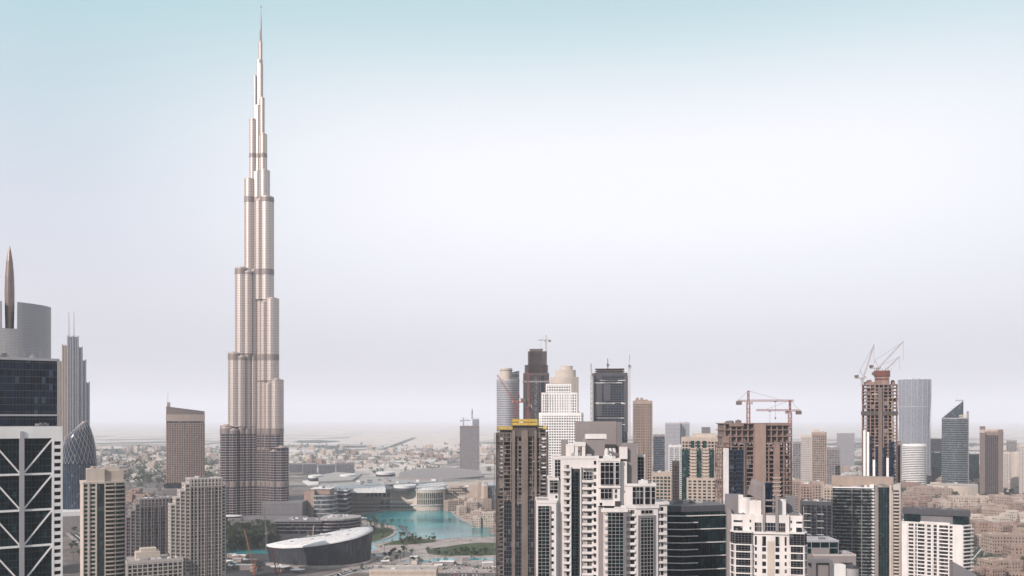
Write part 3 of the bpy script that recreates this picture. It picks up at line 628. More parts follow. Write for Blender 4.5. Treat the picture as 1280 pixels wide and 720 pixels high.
# ------------------------------------------------------------------ foreground: second white tower
def tower_white_two():
    D = 400.; t = Tower('residential_tower', 'white symmetrical tower with a slanted grey roof fin, square windows and corner glass bays', 958, D, (R(4),), r=30)
    s = t.s; U = lambda px: (px-958)/s; ZZ = lambda py: Z(py, D); zb = 55; fh = 3.27
    z1 = ZZ(646)
    core = box_poly(U(914), U(1003), 0, 26); t.m('wall', 'white').prism(core, 0, z1); parapet(t, core, z1-.6, 'white', 1.4); t.m('roof', 'roof').prism(offs(core, -.5), z1, z1+.1)
    cen = box_poly(U(939), U(986), -1.2, 20); zc = ZZ(645); t.m('wall', 'white').prism(cen, 0, zc); parapet(t, cen, zc-.6, 'white', 1.3)
    e = edge(cen, 0); u = lambda px: U(px)-U(939)
    for a, b in ((943, 951.5), (973, 981)): curtain(t, e, u(a), u(b), ZZ(664), ZZ(653), 2.2, 'g_black', 'palesteel', .9, d=.2)
    curtain(t, e, u(955), u(970), ZZ(663.5), ZZ(653), 2.2, 'g_navy', 'palesteel', 1.3, d=.2)
    t.m('ledge', 'white').prism(box_poly(U(937), U(988), -1.9, -1.1), ZZ(667), ZZ(664.5))
    fb(t.m('centre_panel', 'cream2'), e, u(959), u(968), zb, ZZ(676), -.1, .12)
    for k in range(22):
        top = ZZ(683.5)-fh*k
        for a, b in ((952.5, 957.3), (969, 974)): winrow(t, e, u(a), u(b), top-2.0, top)
        for a, b in ((943.3, 945.8), (980.5, 983)): winrow(t, e, u(a), u(b), top-1.7, top)
    for a, b in ((952.5, 957.3), (969, 974)): winrow(t, e, u(a), u(b), ZZ(682), ZZ(670))
    for a, b in ((943.3, 945.8), (980.5, 983)): winrow(t, e, u(a), u(b), ZZ(681), ZZ(670))
    e = edge(core, 0); u = lambda px: U(px)-U(914)
    for a, b in ((916.5, 928), (995, 1002.5)):
        winrow(t, e, u(a), u(b), ZZ(653.5), ZZ(651)); winrow(t, e, u(a), u(b), ZZ(664), ZZ(658.5))
    for a in (936.8, 988): winrow(t, e, u(a), u(a)+.7, ZZ(653.5), ZZ(650)); winrow(t, e, u(a), u(a)+.7, ZZ(662.5), ZZ(659))
    # corner bays, chamfered
    for sgn in (-1, 1):
        x = lambda px: U(px) if sgn < 0 else -U(px)
        a, b = x(915.5), x(939); P = [(min(a, b), -2.6), (max(a, b), -2.6), (max(a, b), 18), (min(a, b), 18)]
        if sgn < 0: P = [(U(913), .6), (U(918), -2.6), (U(938.8), -2.6), (U(938.8), 18), (U(913), 18)]
        else: P = [(U(986.2), -2.6), (U(1004), -2.6), (U(1008), .6), (U(1008), 18), (U(986.2), 18)]
        mb = MB(); mb.prism(P, 0, ZZ(665)); g = mb.build('corner_glass_bay', M['g_black'], t.root)
        fr = MB(); z = ZZ(681)
        while z > zb: fr.prism(offs(P, .45), z, z+.5); z -= fh
        fr.prism(offs(P, .35), ZZ(665.5), ZZ(664)); 
        piers(fr, P, 0, ZZ(681), 7.0, .45, .4)
        fr.build('bay_bands', M['white'], g)
        f2 = MB(); piers(f2, P, 0, ZZ(665), 1.5, .10, .12)
        z = ZZ(666)
        while z > zb: f2.prism(offs(P, .1), z, z+.1); z -= fh/3
        f2.build('mullions', M['midgrey'], g)
    # left flank, grey
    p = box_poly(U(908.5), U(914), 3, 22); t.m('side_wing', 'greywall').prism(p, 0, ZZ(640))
    # roof: slanted fin, tanks, boxes
    mb = MB()
    y0, y1 = 6, 11
    pts = [(U(935), ZZ(616)), (U(941), ZZ(602)), (U(960), ZZ(604)), (U(960), ZZ(644)), (U(953), ZZ(644))]
    n = 0; 
    A = [(U(936), y0, ZZ(619)), (U(956), y0, ZZ(629)), (U(956), y0, ZZ(605)), (U(941), y0, ZZ(600))]
    B = [(x, y1, z) for x, _, z in A]; mb.hexa([A[0], A[1], B[1], B[0], A[3], A[2], B[2], B[3]])
    mb.build('slanted_fin', M['greywall'], t.root)
    mb = MB()
    for k in range(5):
        f = k/5; mb.bar((U(936)+.5, y0-.1, ZZ(618)+f*5.5), (U(956), y0-.1, ZZ(628)+f*7), .18)
    mb.build('fin_louvres', M['midgrey'], t.root)
    for px in (954.5, 970.5):
        mb = MB(); mb.box(U(px)-.55, U(px)+.55, -2, 6, ZZ(663), ZZ(620 if px > 960 else 606)); mb.build('roof_mast_wall', M['greywall'], t.root)
    mb = MB(); mb.box(U(955), U(971), -1.6, -1.0, ZZ(626), ZZ(624)); mb.box(U(955), U(971), -1.6, -1.0, ZZ(633), ZZ(631.5)); mb.box(U(955), U(971), -1.6, 4, ZZ(643), ZZ(641)); mb.build('roof_cross_beams', M['greywall'], t.root)
    mb = MB(); mb.box(U(957), U(966), 2, 6, z1, ZZ(604)); mb.build('lift_shaft', M['g_navy'], t.root)
    mb = MB(); mb.box(U(972), U(983), 2, 8, z1, ZZ(627)); mb.cyl(U(978), 5, 2.2, ZZ(627), ZZ(625), 16); mb.build('plant_room', M['white'], t.root)
    mb = MB(); mb.cyl(U(932), 6, 3.1, z1, ZZ(626), 20); mb.cyl(U(932), 6, 2.6, ZZ(626), ZZ(624), 20); mb.build('water_tank', M['white'], t.root)
    mb = MB(); mb.box(U(937), U(952), 3, 10, z1, ZZ(627)); mb.box(U(924), U(930), 9, 14, z1, ZZ(622)); mb.build('plant_room', M['white'], t.root)
    mb = MB(); mb.box(U(907), U(928), 14, 22, z1, ZZ(623)); mb.build('stair_head', M['midgrey'], t.root)
    mb = MB(); mb.box(U(984), U(998), 10, 18, z1, ZZ(623)); mb.build('stair_head', M['midgrey'], t.root)
    roofstuff(t, U(916), U(936), 1, 5, z1, 5, 1.3); roofstuff(t, U(986), U(1001), 1, 9, z1, 5, 1.5)
    t.done()
tower_white_two()

# ------------------------------------------------------------------ foreground: teal glass slab with white ribs
def tower_teal():
    D = 440.; t = Tower('office_building', 'dark teal glass office block with thin white horizontal fins', 853, D, 0, 'office block', r=35)
    ZZ = lambda py: Z(py, D); a = R(-9); b = R(13)
    c = Vector((0, 0)); l = Vector((-cos(a), -sin(a)))*10; rr = Vector((cos(b), sin(b)))*25
    P = [tuple(l), (0, 0), tuple(rr), (rr.x-4, rr.y+24), (l.x-2, l.y+28)]; z1 = ZZ(640)
    mb = MB(); mb.prism(P, 0, z1); g = mb.build('curtain_wall', M['g_teal'], t.root)
    f2 = MB(); piers(f2, P, 0, z1, 1.5, .05, .05); f2.build('mullions', M['darkgrey'], g)
    fh = 3.38; e0 = edge(P, 0); e1 = edge(P, 1)
    for k in range(20):
        z = z1-2.2-fh*k; mb = MB()
        fb(mb, e0, 0, elen(e0)+.12, z, z+.42, 0, .6)
        fb(mb, e1, -.05, elen(e1)*(1 if k % 2 == 0 or k == 0 else .33), z, z+.42, 0, .6)
        mb.build('white_fin', M['white'], t.root)
    mb = MB(); mb.prism(offs(P, .15), z1, ZZ(633)); mb.build('roof_screen', M['darkgrey'], t.root)
    t.m('roof', 'roofdark').prism(offs(P, -1), ZZ(633), ZZ(633)+.15)
    mb = MB(); q = offs(P, -.5)
    for i in range(5):
        e = edge(q, i); n = int(elen(e)/1.2)
        for k in range(n): fb(mb, e, k*1.2, k*1.2+.08, ZZ(633), ZZ(633)+1.3, 0, .08)
        fb(mb, e, 0, elen(e), ZZ(633)+1.25, ZZ(633)+1.35, -.02, .1)
    mb.build('roof_railing', M['midgrey'], t.root)
    roofstuff(t, -6, 18, 8, 20, ZZ(633)+.1, 9, 1.8, ('midgrey', 'silver', 'roofdark'))
    t.done()
tower_teal()

# ------------------------------------------------------------------ foreground left: dark tower with white braced frame
def tower_braced():
    D = 440.; t = Tower('office_tower', 'dark green glass tower with a white frame of V braces at the left edge', 27, D, R(33), r=45)
    s = t.s; U = lambda px: (px-27)/s*.895; ZZ = lambda py: Z(py, D)
    x0 = -24.; x1 = U(78); yb = 30
    core = box_poly(x0, x1-.6, 0, yb); zt = ZZ(533)
    mb = MB(); mb.prism(core, 0, zt-1); g = mb.build('curtain_wall', M['g_teal'], t.root)
    f2 = MB(); piers(f2, core, 0, zt-2, 1.7, .06, .06); z = 30
    while z < zt: f2.prism(offs(core, .08), z, z+.14); z += 3.6
    f2.build('mullions', M['darkgrey'], g)
    e = ((x0, 0), (x1, 0)); u = lambda px: U(px)-x0
    mb = MB(); fb(mb, e, 0, x1-x0, ZZ(548), zt, -.2, 1.3); mb.build('top_beam', M['white2'], t.root)
    mb = MB(); fb(mb, e, u(27)-1.1, u(27)+1.1, 0, ZZ(548), .3, 2.0); fb(mb, e, u(27)-.8, u(27)+.8, ZZ(548), ZZ(539), .3, 1.9); mb.build('centre_column', M['silver'], t.root)
    zs = [ZZ(548)-(Z(590, D)-Z(635, D))*k for k in range(9)]
    for i, z in enumerate(zs[1:]):
        mb = MB(); fb(mb, e, 0, u(65), z-.5, z+.5, -.1, 1.0); mb.build('cross_beam', M['white2'], t.root)
        zt2 = zs[i]
        for sgn in (-1, 1):
            end = u(65) if sgn > 0 else u(27)-(u(65)-u(27))
            mb = MB(); mb.bar((x0+u(27)+sgn*.6, -.6, z+.3), (x0+end, -.6, zt2-.5), .75); mb.build('diagonal_brace', M['white2'], t.root)
    mb = MB(); fb(mb, e, u(64.5), u(67.3), 0, ZZ(548), -.1, 1.35)
    fb(mb, e, u(75.6), x1-x0, 0, ZZ(548), -.1, 1.35)
    zf = ZZ(547)-.3; ws = []
    while zf > 20:
        fb(mb, e, u(67.3), u(75.6), zf-3.66*.55+.0, zf, -.1, 1.3) if False else None
        fb(mb, e, u(67.3), u(75.6), zf-1.75, zf, -.1, 1.3); ws.append(zf-1.75); zf -= 3.66
    mb.build('white_edge_column', M['white2'], t.root)
    for w in ws: t.win.append((e, u(67.3), u(75.6), w-1.92, w-.01, -.1, .4, True))
    # upper dark glass block
    D2 = 8; p = box_poly(x0, x1-.8, D2, yb+8); zu = ZZ(447)
    mb = MB(); mb.prism(p, zt-2, zu); g = mb.build('upper_block', M['g_navy'], t.root)
    f2 = MB(); piers(f2, p, zt-2, zu, 1.5, .07, .07)
    z = zt
    while z < zu: f2.prism(offs(p, .09), z, z+.25); z += 3.6
    f2.build('mullions', M['darkgrey'], g)
    mb = MB(); mb.prism(offs(p, .5), ZZ(518.5)-.6, ZZ(518.5)+.3); mb.prism(offs(p, .3), zu-.8, zu+.5); mb.build('ledge', M['silver'], t.root)
    mb = MB(); fb(mb, edge(p, 0), elen(edge(p, 0))-.8, elen(edge(p, 0)), zt, zu, 0, .3); mb.build('corner_trim', M['silver'], t.root)
    mb = MB(); mb.prism(offs(core, -.5), zt, zt+.2); mb.build('roof', M['roofdark'], t.root)
    roofstuff(t, x0, x1-2, 1, 6, zt+.2, 6, 1.2)
    roofstuff(t, x0+8, x1-8, D2+1, yb, zu+.4, 12, 2.6)
    mb = MB()
    for k in range(7): mb.bar((U(2+10*k), D2+1, zu+.5), (U(2+10*k), D2+1, zu+3+(k % 3)), .15)
    mb.build('antenna_row', M['palesteel'], t.root)
    t.done('g_black')
tower_braced()

# ------------------------------------------------------------------ grey curved tower with needle at far left
def tower_needle():
    D = 900.; t = Tower('office_tower', 'grey metal curved tower top with a central slot and a slender bullet spire', 12, D, (0,), r=45)
    s = t.s; ZZ = lambda py: Z(py, D); U = lambda px: (px-12)/s
    rr = U(66)-U(12)
    def arc(a0, a1, r, n=16): return [(r*sin(a0+(a1-a0)*i/n), 22-r*.72*cos(a0+(a1-a0)*i/n)) for i in range(n+1)]
    zt = ZZ(377)
    for sg, pn in ((1, 'shell_half'), (-1, 'shell_half')):
        a0, a1 = (asin_(10/s/rr), pi/2)
        o = arc(a0, a1, rr); P = [(x*sg, y) for x, y in o]; inner = [(o[0][0]*sg, 30), (rr*sg, 30)]
        poly = P+[(rr*sg, 40), (o[0][0]*sg, 40)]
        if sg < 0: poly = poly[::-1]
        mb = MB(); mb.prism(poly, ZZ(411), lambda x, y: zt-abs(x)/rr*1.8); h = mb.build(pn, M['silver'], t.root)
        mb = MB(); z = ZZ(411)+1
        while z < zt-2: mb.prism(offs(poly, .14), z, z+.25); z += 1.55
        mb.build('panel_joints', M['midgrey'], h)
        mb = MB(); mb.box(min(sg*9.6/s, sg*13/s), max(sg*9.6/s, sg*13/s), 7.2, 10, ZZ(411), zt+1); mb.build('slot_trim', M['cream2'], t.root)
    full = arc(-pi/2, pi/2, rr, 30)+[(rr, 40), (-rr, 40)]
    mb = MB(); mb.prism(full, 0, ZZ(411)); b_ = mb.build('shell_body', M['silver'], t.root)
    mb = MB(); z = 100
    while z < ZZ(411): mb.prism(offs(full, .14), z, z+.25); z += 1.55
    mb.build('panel_joints', M['midgrey'], b_)
    mb = MB(); prof = [(ZZ(411), 3.0), (ZZ(390), 3.3), (ZZ(365), 3.5), (ZZ(345), 3.2), (ZZ(325), 2.3), (ZZ(312), 1.1), (ZZ(305), .15)]
    prof = [(z_, r_*1.3) for z_, r_ in prof]
    for (za, ra), (zb_, rb) in zip(prof, prof[1:]): mb.cyl(0, 9, ra, za, zb_, 20, rb)
    sp = mb.build('spire', wallm('spire_steel', (.26, .19, .17), rough=.35, metal=.7, var=.08), t.root) if False else None
    M['spire_steel'] = wallm('spire_steel', (.26, .19, .17), rough=.35, metal=.7, var=.08); sp = mb.build('spire', M['spire_steel'], t.root)
    mb = MB()
    z = ZZ(409)
    while z < ZZ(318):
        for (za, ra), (zb_, rb) in zip(prof, prof[1:]):
            if za <= z < zb_: mb.cyl(0, 9, ra+(rb-ra)*(z-za)/(zb_-za)+.08, z, z+.2, 20)
        z += 2.2
    mb.build('spire_ribs', M['darkgrey'], sp)
    t.done()
def asin_(x): return math.asin(min(1, x))
tower_needle()

# ------------------------------------------------------------------ left side towers
def stepped_finned():
    D = 1500.; t = Tower('hotel_tower', 'tall stepped hotel tower with vertical fins and twin masts behind the left edge towers', 92, D, (0,), r=40)
    s = t.s; U = lambda px: (px-92)/s; ZZ = lambda py: Z(py, D)
    for k, (a, b, yt, y0, wall) in enumerate([(72, 78, 452, 4, 'cream2'), (78, 85, 432, 2, 'cream2'), (84.5, 91.5, 421, 0, 'silver'), (91.5, 98, 421, 1, 'silver'), (98, 103, 434, 3, 'silver'), (103, 107.5, 450, 5, 'silver'), (72, 112, 478, 7, 'silver')]):
        mb = MB(); p = box_poly(U(a), U(b)-.1, y0, 34); mb.prism(p, 0, ZZ(yt)); w = mb.build('tower_tier', M['g_pale' if k > 1 else 'cream2'], t.root)
        mb = MB(); piers(mb, p, 0, ZZ(yt)+2, 4.5, 1.1, .8, edges=(0, 1, 3)); slabs(mb, p, ZZ(560), ZZ(yt), 3.9, .6, .25); mb.build('vertical_fins', M['silver' if k > 1 else 'cream'], w)
    for px in (86, 92.3):
        mb = MB(); mb.cyl(U(px), 8, 1.3, ZZ(440), ZZ(389), 8, .5); mb.build('mast', M['palesteel'], t.root)
    t.done()
stepped_finned()

def curved_blue():
    D = 1300.; t = Tower('office_tower', 'curved blue diagrid glass tower with a pointed sloping top, left of the cream balcony tower', 101, D, (0,), r=40)
    s = t.s; ZZ = lambda py: Z(py, D); U = lambda px: (px-101)/s
    # profile: right edge x by height, lens-shaped plan
    prof = [(0, 78, 122), (ZZ(640), 77, 122), (ZZ(600), 76, 122), (ZZ(580), 76.5, 121.5), (ZZ(565), 77, 120), (ZZ(552), 78, 117), (ZZ(540), 81, 113), (ZZ(532), 91, 109.5), (ZZ(527), 103, 106.5)]
    rings = []; n = 32; ms = MB()
    for z, a, b in prof:
        cx = (U(a)+U(b))/2; w = (U(b)-U(a))/2; ring = []
        for i in range(n):
            th = 2*pi*i/n; x = cx+w*cos(th); y = 22+(16*min(1, w/20+.1))*sin(th); ring.append((x, y, z+(8*(x-cx)/max(w, 1) if ZZ(566) < z < ZZ(530) else 0)))
        rings.append(ring)
    for r_ in rings: ms.v += r_
    for k in range(len(rings)-1):
        for i in range(n):
            j = (i+1) % n; ms.f.append((k*n+i, k*n+j, (k+1)*n+j, (k+1)*n+i))
    ms.f.append(tuple((len(rings)-1)*n+i for i in range(n)))
    g = ms.build('glass_shell', M['g_blue'], t.root, smooth=True)
    def pt(h, th):                      # a point on the shell at height row h (float)
        k = min(int(h), len(rings)-2); f = h-k; i = (th/(2*pi)*n) % n; i0 = int(i); g_ = i-i0
        A = [Vector(rings[k][i0]), Vector(rings[k][(i0+1) % n]), Vector(rings[k+1][i0]), Vector(rings[k+1][(i0+1) % n])]
        return (A[0]*(1-g_)+A[1]*g_)*(1-f)+(A[2]*(1-g_)+A[3]*g_)*f
    mb = MB()
    for sgn in (-1, 1):
        for q in range(17):
            th0 = pi+pi*q/12-pi*.2; last = None
            for st in range(24):
                h = 3.0+st*(5.0/23); th = th0+sgn*st*.055
                if pi*.98 < (th % (2*pi)) < 2*pi*.999 or (th % (2*pi)) < .1:
                    p = pt(h, th); p.y -= .25
                    if last is not None: mb.bar(last, p, .28)
                    last = p
                else: last = None
    mb.build('diagrid', M['palesteel'], g)
    for q in range(14):
        pass
    mb = MB()
    for k in range(20):
        th = pi+pi*k/20; a = pt(0, th); b_ = pt(2.9, th); a.y -= .2; b_.y -= .2; mb.bar(a, b_, .35)
    mb.build('mullions', M['midgrey'], g)
    mb = MB(); mb.prism(box_poly(U(72), U(126), -30, 60), 0, 24); mb.build('podium', M['greywall'], t.root)
    mb = MB(); mb.prism(box_poly(U(76), U(125), -27, 20), 24, 30); mb.build('podium_pavilion', M['roofwhite'], t.root)
    mb = MB(); mb.cyl(U(105.5), 22, .4, ZZ(528), ZZ(524), 6); mb.build('beacon_mast', M['red'], t.root)
    t.done()
curved_blue()

def cream_balcony():
    D = 700.; t = Tower('residential_tower', 'cream residential tower with green glass strip and stacked curved balconies, in the left foreground', 129, D, (R(2),), r=30)
    s = t.s; ZZ = lambda py: Z(py, D); U = lambda px: (px-129)/s; fh = 3.35; z1 = ZZ(603)
    p = [(U(101), 3), (U(104), 0), (U(131), 0), (U(157), 2.5), (U(157), 24), (U(101), 26)]
    t.m('wall', 'cream2').prism(p, 0, z1); e = edge(p, 1); W = elen(e)
    u = lambda px: U(px)-U(104)
    curtain(t, e, u(121.5), u(130), 0+40, z1-1, fh, 'g_green', 'darkgrey', 1.3, d=.3)
    for k in range(24):
        z = z1-3.2-fh*k
        winrow(t, e, u(105), u(109.5), z, z+1.9); winrow(t, e, u(113), u(119), z, z+1.9)
    for px in (104.3, 111, 120.4): fb(t.m('fin', 'cream2'), e, u(px)-.3, u(px)+.5, 0, z1+.3, -.1, .7)
    e = edge(p, 2); W = elen(e)
    fb(t.m('balcony_recess', 'g_green'), e, .4, W-.4, 30, z1-.8, -.1, .05)
    cx = (U(131)+U(157))/2; 
    for k in range(25):
        z = z1-fh*(k+1); mb = MB(); arcp = []
        a, b = Vector(e[0]), Vector(e[1]); uu = (b-a).normalized(); nn = Vector((uu.y, -uu.x))
        for i in range(9): arcp.append(tuple(a+uu*(.2+(W-.4)*i/8)+nn*(1.3+1.5*sin(pi*i/8))))
        q = [tuple(a+uu*.2-nn*.1)]+arcp+[tuple(b-uu*.2-nn*.1)]
        mb.prism(q, z, z+.3)
        for i in range(8): mb.bar((*arcp[i], z+.75), (*arcp[i+1], z+.75), .12, .9)
        mb.build('balcony', M['cream'], t.root)
    for f in (.0, .5, 1.0): fb(t.m('fin', 'cream2'), e, max(0, f*W-.3), min(W, f*W+.3), 0, z1-1, -.1, 1.3)
    t.m('crown_band', 'cream2').prism(offs(p, .4), z1-.9, z1+.6)
    mb = MB(); mb.prism(box_poly(U(108), U(131), 2, 16), z1, ZZ(586)); mb.build('penthouse', M['cream2'], t.root)
    mb = MB(); mb.prism(box_poly(U(128), U(155), 4, 16), z1, ZZ(589)); mb.build('penthouse', M['cream'], t.root)
    mb = MB(); mb.prism(box_poly(U(132), U(150), 5, 12), ZZ(589), ZZ(583.5)); mb.build('plant_room', M['cream2'], t.root)
    roofstuff(t, U(133), U(152), 5, 12, ZZ(583.5), 6, 2.2, ('cream', 'roofwhite', 'silver')); roofstuff(t, U(109), U(128), 3, 14, ZZ(586), 5, 1.5, ('cream', 'roofwhite'))
    t.done('g_green')
cream_balcony()

def stepped_block(label, px0, px1, ytop, D, rot, depth, wall='cream', steps=3, dim=False, side_r=True, top_rows=2):
    cx = (px0+px1)/2; t = Tower('apartment_tower', label, cx, D, rot, r=35)
    s = t.s; ZZ = lambda py: Z(py, D); w = (px1-px0)/s; z1 = ZZ(ytop)
    x0, x1 = -w/2, w/2; sw = w*.085
    main = box_poly(x0+sw*steps, x1-(sw if side_r else 0), 0, depth)
    mb = MB(); mb.prism(main, 0, z1-.5); g = mb.build('glazing', M['g_window'], t.root)
    fh = 3.5; mb = MB(); slabs(mb, main, 0, z1, fh, .55, .5); piers(mb, main, 0, z1+.03, 3.4, .8, .7); mb.build('facade_grid', M[wall], g)
    mb = MB(); slabs(mb, main, 1.4, z1, fh, .2, .9); piers(mb, main, 0, z1-fh*2.1, 6.8, .5, 1.25, edges=(0,)); mb.build('balcony_rails', M['midgrey' if dim else 'greywall'], g)
    mb = MB(); slabs(mb, main, z1-fh*top_rows-.4, z1+.2, fh, 1.0, .95); piers(mb, main, z1-fh*top_rows, z1+.5, 3.4, 1.1, 1.0); mb.build('crown_frame', M[wall], t.root)
    for k in range(steps):
        zt = z1-(k+1)*4.5-k*2.0; a = x0+sw*(steps-k-1); p = box_poly(a, a+sw-.02, .6+k*.8, depth-1-k)
        mb = MB(); mb.prism(p, 0, zt); ww = mb.build('stepped_wing', M[wall], t.root)
        mb = MB(); mb2 = MB(); e = edge(p, 0); z = zt-3.0
        while z > 15:
            fb(mb, e, sw*.18, sw*.46, z, z+2.1, -.1, .05); fb(mb, e, sw*.54, sw*.84, z, z+2.1, -.1, .05)
            fb(mb, edge(p, 3), 3, 5, z, z+2.0, -.1, .05); fb(mb, edge(p, 3), 8, 10, z, z+2.0, -.1, .05); z -= fh
        tag(mb.build('window', M['g_window'], ww), kind='stuff')
        mb = MB(); piers(mb, p, 0, zt+1.2, 30, .6, .35); mb.prism(offs(p, .4), zt-.6, zt+.5); mb.build('wing_trim', M[wall], ww)
    if side_r:
        p = box_poly(x1-sw+.02, x1, 1.5, depth-2); mb = MB(); mb.prism(p, 0, z1-7); ww = mb.build('stepped_wing', M[wall], t.root)
        mb = MB(); e = edge(p, 0); z = z1-10
        while z > 15: fb(mb, e, sw*.3, sw*.7, z, z+1.9, -.1, .05); z -= fh
        tag(mb.build('window', M['g_window'], ww), kind='stuff')
    t.m('roof', 'roof').prism(offs(main, -.8), z1-.4, z1+.1)
    roofstuff(t, x0+sw*steps+2, x1-4, 4, depth-4, z1, 9, 2.4)
    mb = MB()
    n = int((w-sw*4)/3.4)
    for k in range(n): mb.box(x0+sw*steps+k*3.4+.2, x0+sw*steps+k*3.4+1.0, -1.0, -.2, z1+.4, z1+1.6)
    mb.build('crenellation', M[wall], t.root)
    t.done(); return t
stepped_block('large cream apartment slab with stepped left shoulder, in front of the tallest tower foot', 214, 284, 599, 850, (R(10),), 22, 'offwhite', 4)
stepped_block('darker cream apartment slab with stepped left shoulder, half hidden left of the larger slab', 158, 226, 624, 900, (R(10),), 20, 'greywall', 3, dim=True, side_r=False)
def cream_podium():
    D = 830.; t = Tower('podium_building', 'low cream terraced podium block at the foot of the two stepped slabs', 185, D, (R(6),), 'low building', r=30)
    s = t.s; U = lambda px: (px-185)/s; ZZ = lambda py: Z(py, D)
    p = box_poly(U(158), U(228), -8, 22); z1 = ZZ(700); grid_body(t, p, 0, z1, 'g_window', 'offwhite', 3.6, (.9, .4), 4.5, (1.0, .5))
    mb = MB(); mb.prism(box_poly(U(170), U(200), 0, 14), z1, ZZ(690)); mb.build('roof_pavilion', M['cream2'], t.root)
    mb = MB(); mb.prism(box_poly(U(176), U(196), 2, 13), ZZ(690), ZZ(686)); mb.build('roof_pavilion', M['cream2'], t.root)
    roofstuff(t, U(160), U(225), -6, 0, z1, 10, 2.2); t.done()
cream_podium()

def slanted_brown():
    D = 1900.; t = Tower('hotel_tower', 'broad brown grid hotel tower with slanted crown and thin mast', 232, D, (R(2),), r=50)
    s = t.s; U = lambda px: (px-232)/s; ZZ = lambda py: Z(py, D)
    arcp = [(U(208)+(U(256)-U(208))*i/8, 3*(1-sin(pi*i/8))) for i in range(9)]
    p = arcp+[(U(255), 34), (U(210), 34)]; z1 = ZZ(525)
    mb = MB(); mb.prism(p, 0, z1); g = mb.build('glazing', M['g_window'], t.root)
    mb = MB(); slabs(mb, p, 0, z1-8, 3.9, 1.3, .5)
    for i in (list(range(8))+[8, 10]): 
        e = edge(p, i); n = max(2, int(elen(e)/3.4))
        for k in range(n): fb(mb, e, elen(e)*k/n, elen(e)*k/n+1.5, 0, z1-6, -.1, .6)
    mb.build('facade_grid', M['pinkbeige'], g)
    mb = MB(); mb.prism(offs(p, .7), ZZ(526.5), ZZ(518)); mb.build('crown_wall', M['beige'], t.root)
    q = offs(p, .2); x0, x1 = q[0][0], q[8][0]
    mb = MB(); mb.prism(q, ZZ(518), lambda x, y: ZZ(508)-(x-x0)/(x1-x0)*(ZZ(508)-ZZ(514))); mb.build('slanted_crown', M['brown'], t.root)
    mb = MB(); mb.prism(box_poly(U(209), U(213), 4, 12), ZZ(512), ZZ(503)); mb.build('lift_housing', M['beige'], t.root)
    mb = MB(); mb.cyl(U(210), 8, .6, ZZ(503), ZZ(489), 6, .2); mb.build('mast', M['palesteel'], t.root)
    mb = MB(); pp = box_poly(U(203), U(262), -14, 44); mb.prism(pp, 0, 14); slabs(mb, pp, 2, 14, 4, 1.5, .8); mb.build('podium', M['greywall'], t.root)
    mb = MB(); mb.prism(box_poly(U(205), U(258), -3, 1), 15, 25); mb.build('entrance_gallery', M['g_black'], t.root)
    t.done()
slanted_brown()

# ------------------------------------------------------------------ towers under construction
def uc_tower(label, px0, px1, ytop, D, depth, rot=0, fh=3.4, wall='concrete', core='concrete_d', bays=6, z0=0, shape=None, clad_to=None, clad='g_teal', dout=.9):
    cx = (px0+px1)/2; t = Tower('unfinished_tower', label, cx, D, rot, r=32); s = t.s; w = (px1-px0)/s; z1 = Z(ytop, D)
    p = shape or rect(w, depth, 0, depth/2)
    e0 = edge(p, 0)
    mb = MB(); mb.prism(offs(p, -5.5), 0, z1-2); mb.build('core', M['shade_void'], t.root)  # near-black core colour adds the dark of the open floors
    z = 0; A = t.m('floor_slab', wall); B = t.m('column', wall)
    q = offs(p, 0)
    while z < z1:
        A.prism(offs(q, random.uniform(-.6, .5)), z, z+random.uniform(.45, .8)); z += fh
    for i in range(len(p)):
        e = edge(p, i); n = max(1, round(elen(e)/(w/bays)))
        for k in range(n+1): u = min(max(k*elen(e)/n, .5), elen(e)-.5); fb(B, e, u-.45, u+.45, 0, z1-.5, -.9, -.05)
    # edge protection boards, props and scaffold bays
    S = t.m('scaffold', 'palesteel'); Bd = t.m('edge_board', 'offwhite')
    for _ in range(90):
        i = random.choice((0, 0, 1, 3)) if len(p) == 4 else 0; e = edge(p, i); f = random.randint(3, int(z1/fh)-1); u0 = random.uniform(0, elen(e)-4); l = random.uniform(1.5, 6)
        if random.random() < .5: fb(Bd, e, u0, min(u0+l, elen(e)), f*fh+.75, f*fh+1.5, .3, .42)
        else:
            for q_ in range(3): fb(S, e, u0+q_*1.2, u0+q_*1.2+.14, f*fh, f*fh+2*fh, .5, .64)
            fb(S, e, u0, u0+2.6, f*fh+1.6, f*fh+1.75, .5, .64)
    # infill panels, some floors closed
    C = t.m('infill_wall', 'concrete'); C2 = t.m('infill_wall', 'shade_void')  # near-black panels paint the dark of open bays
    for i in range(len(p)):
        e = edge(p, i); n = max(1, round(elen(e)/(w/bays)))
        for f in range(int(z1/fh)):
            for k in range(n):
                if random.random() < .22: fb(random.choice((C, C, C2)), e, elen(e)*k/n+.5, elen(e)*(k+random.choice((.5, 1)))/n-.5, f*fh+.7, f*fh+random.choice((1.6, fh)), -.9, -.3)
    return t, p, z1

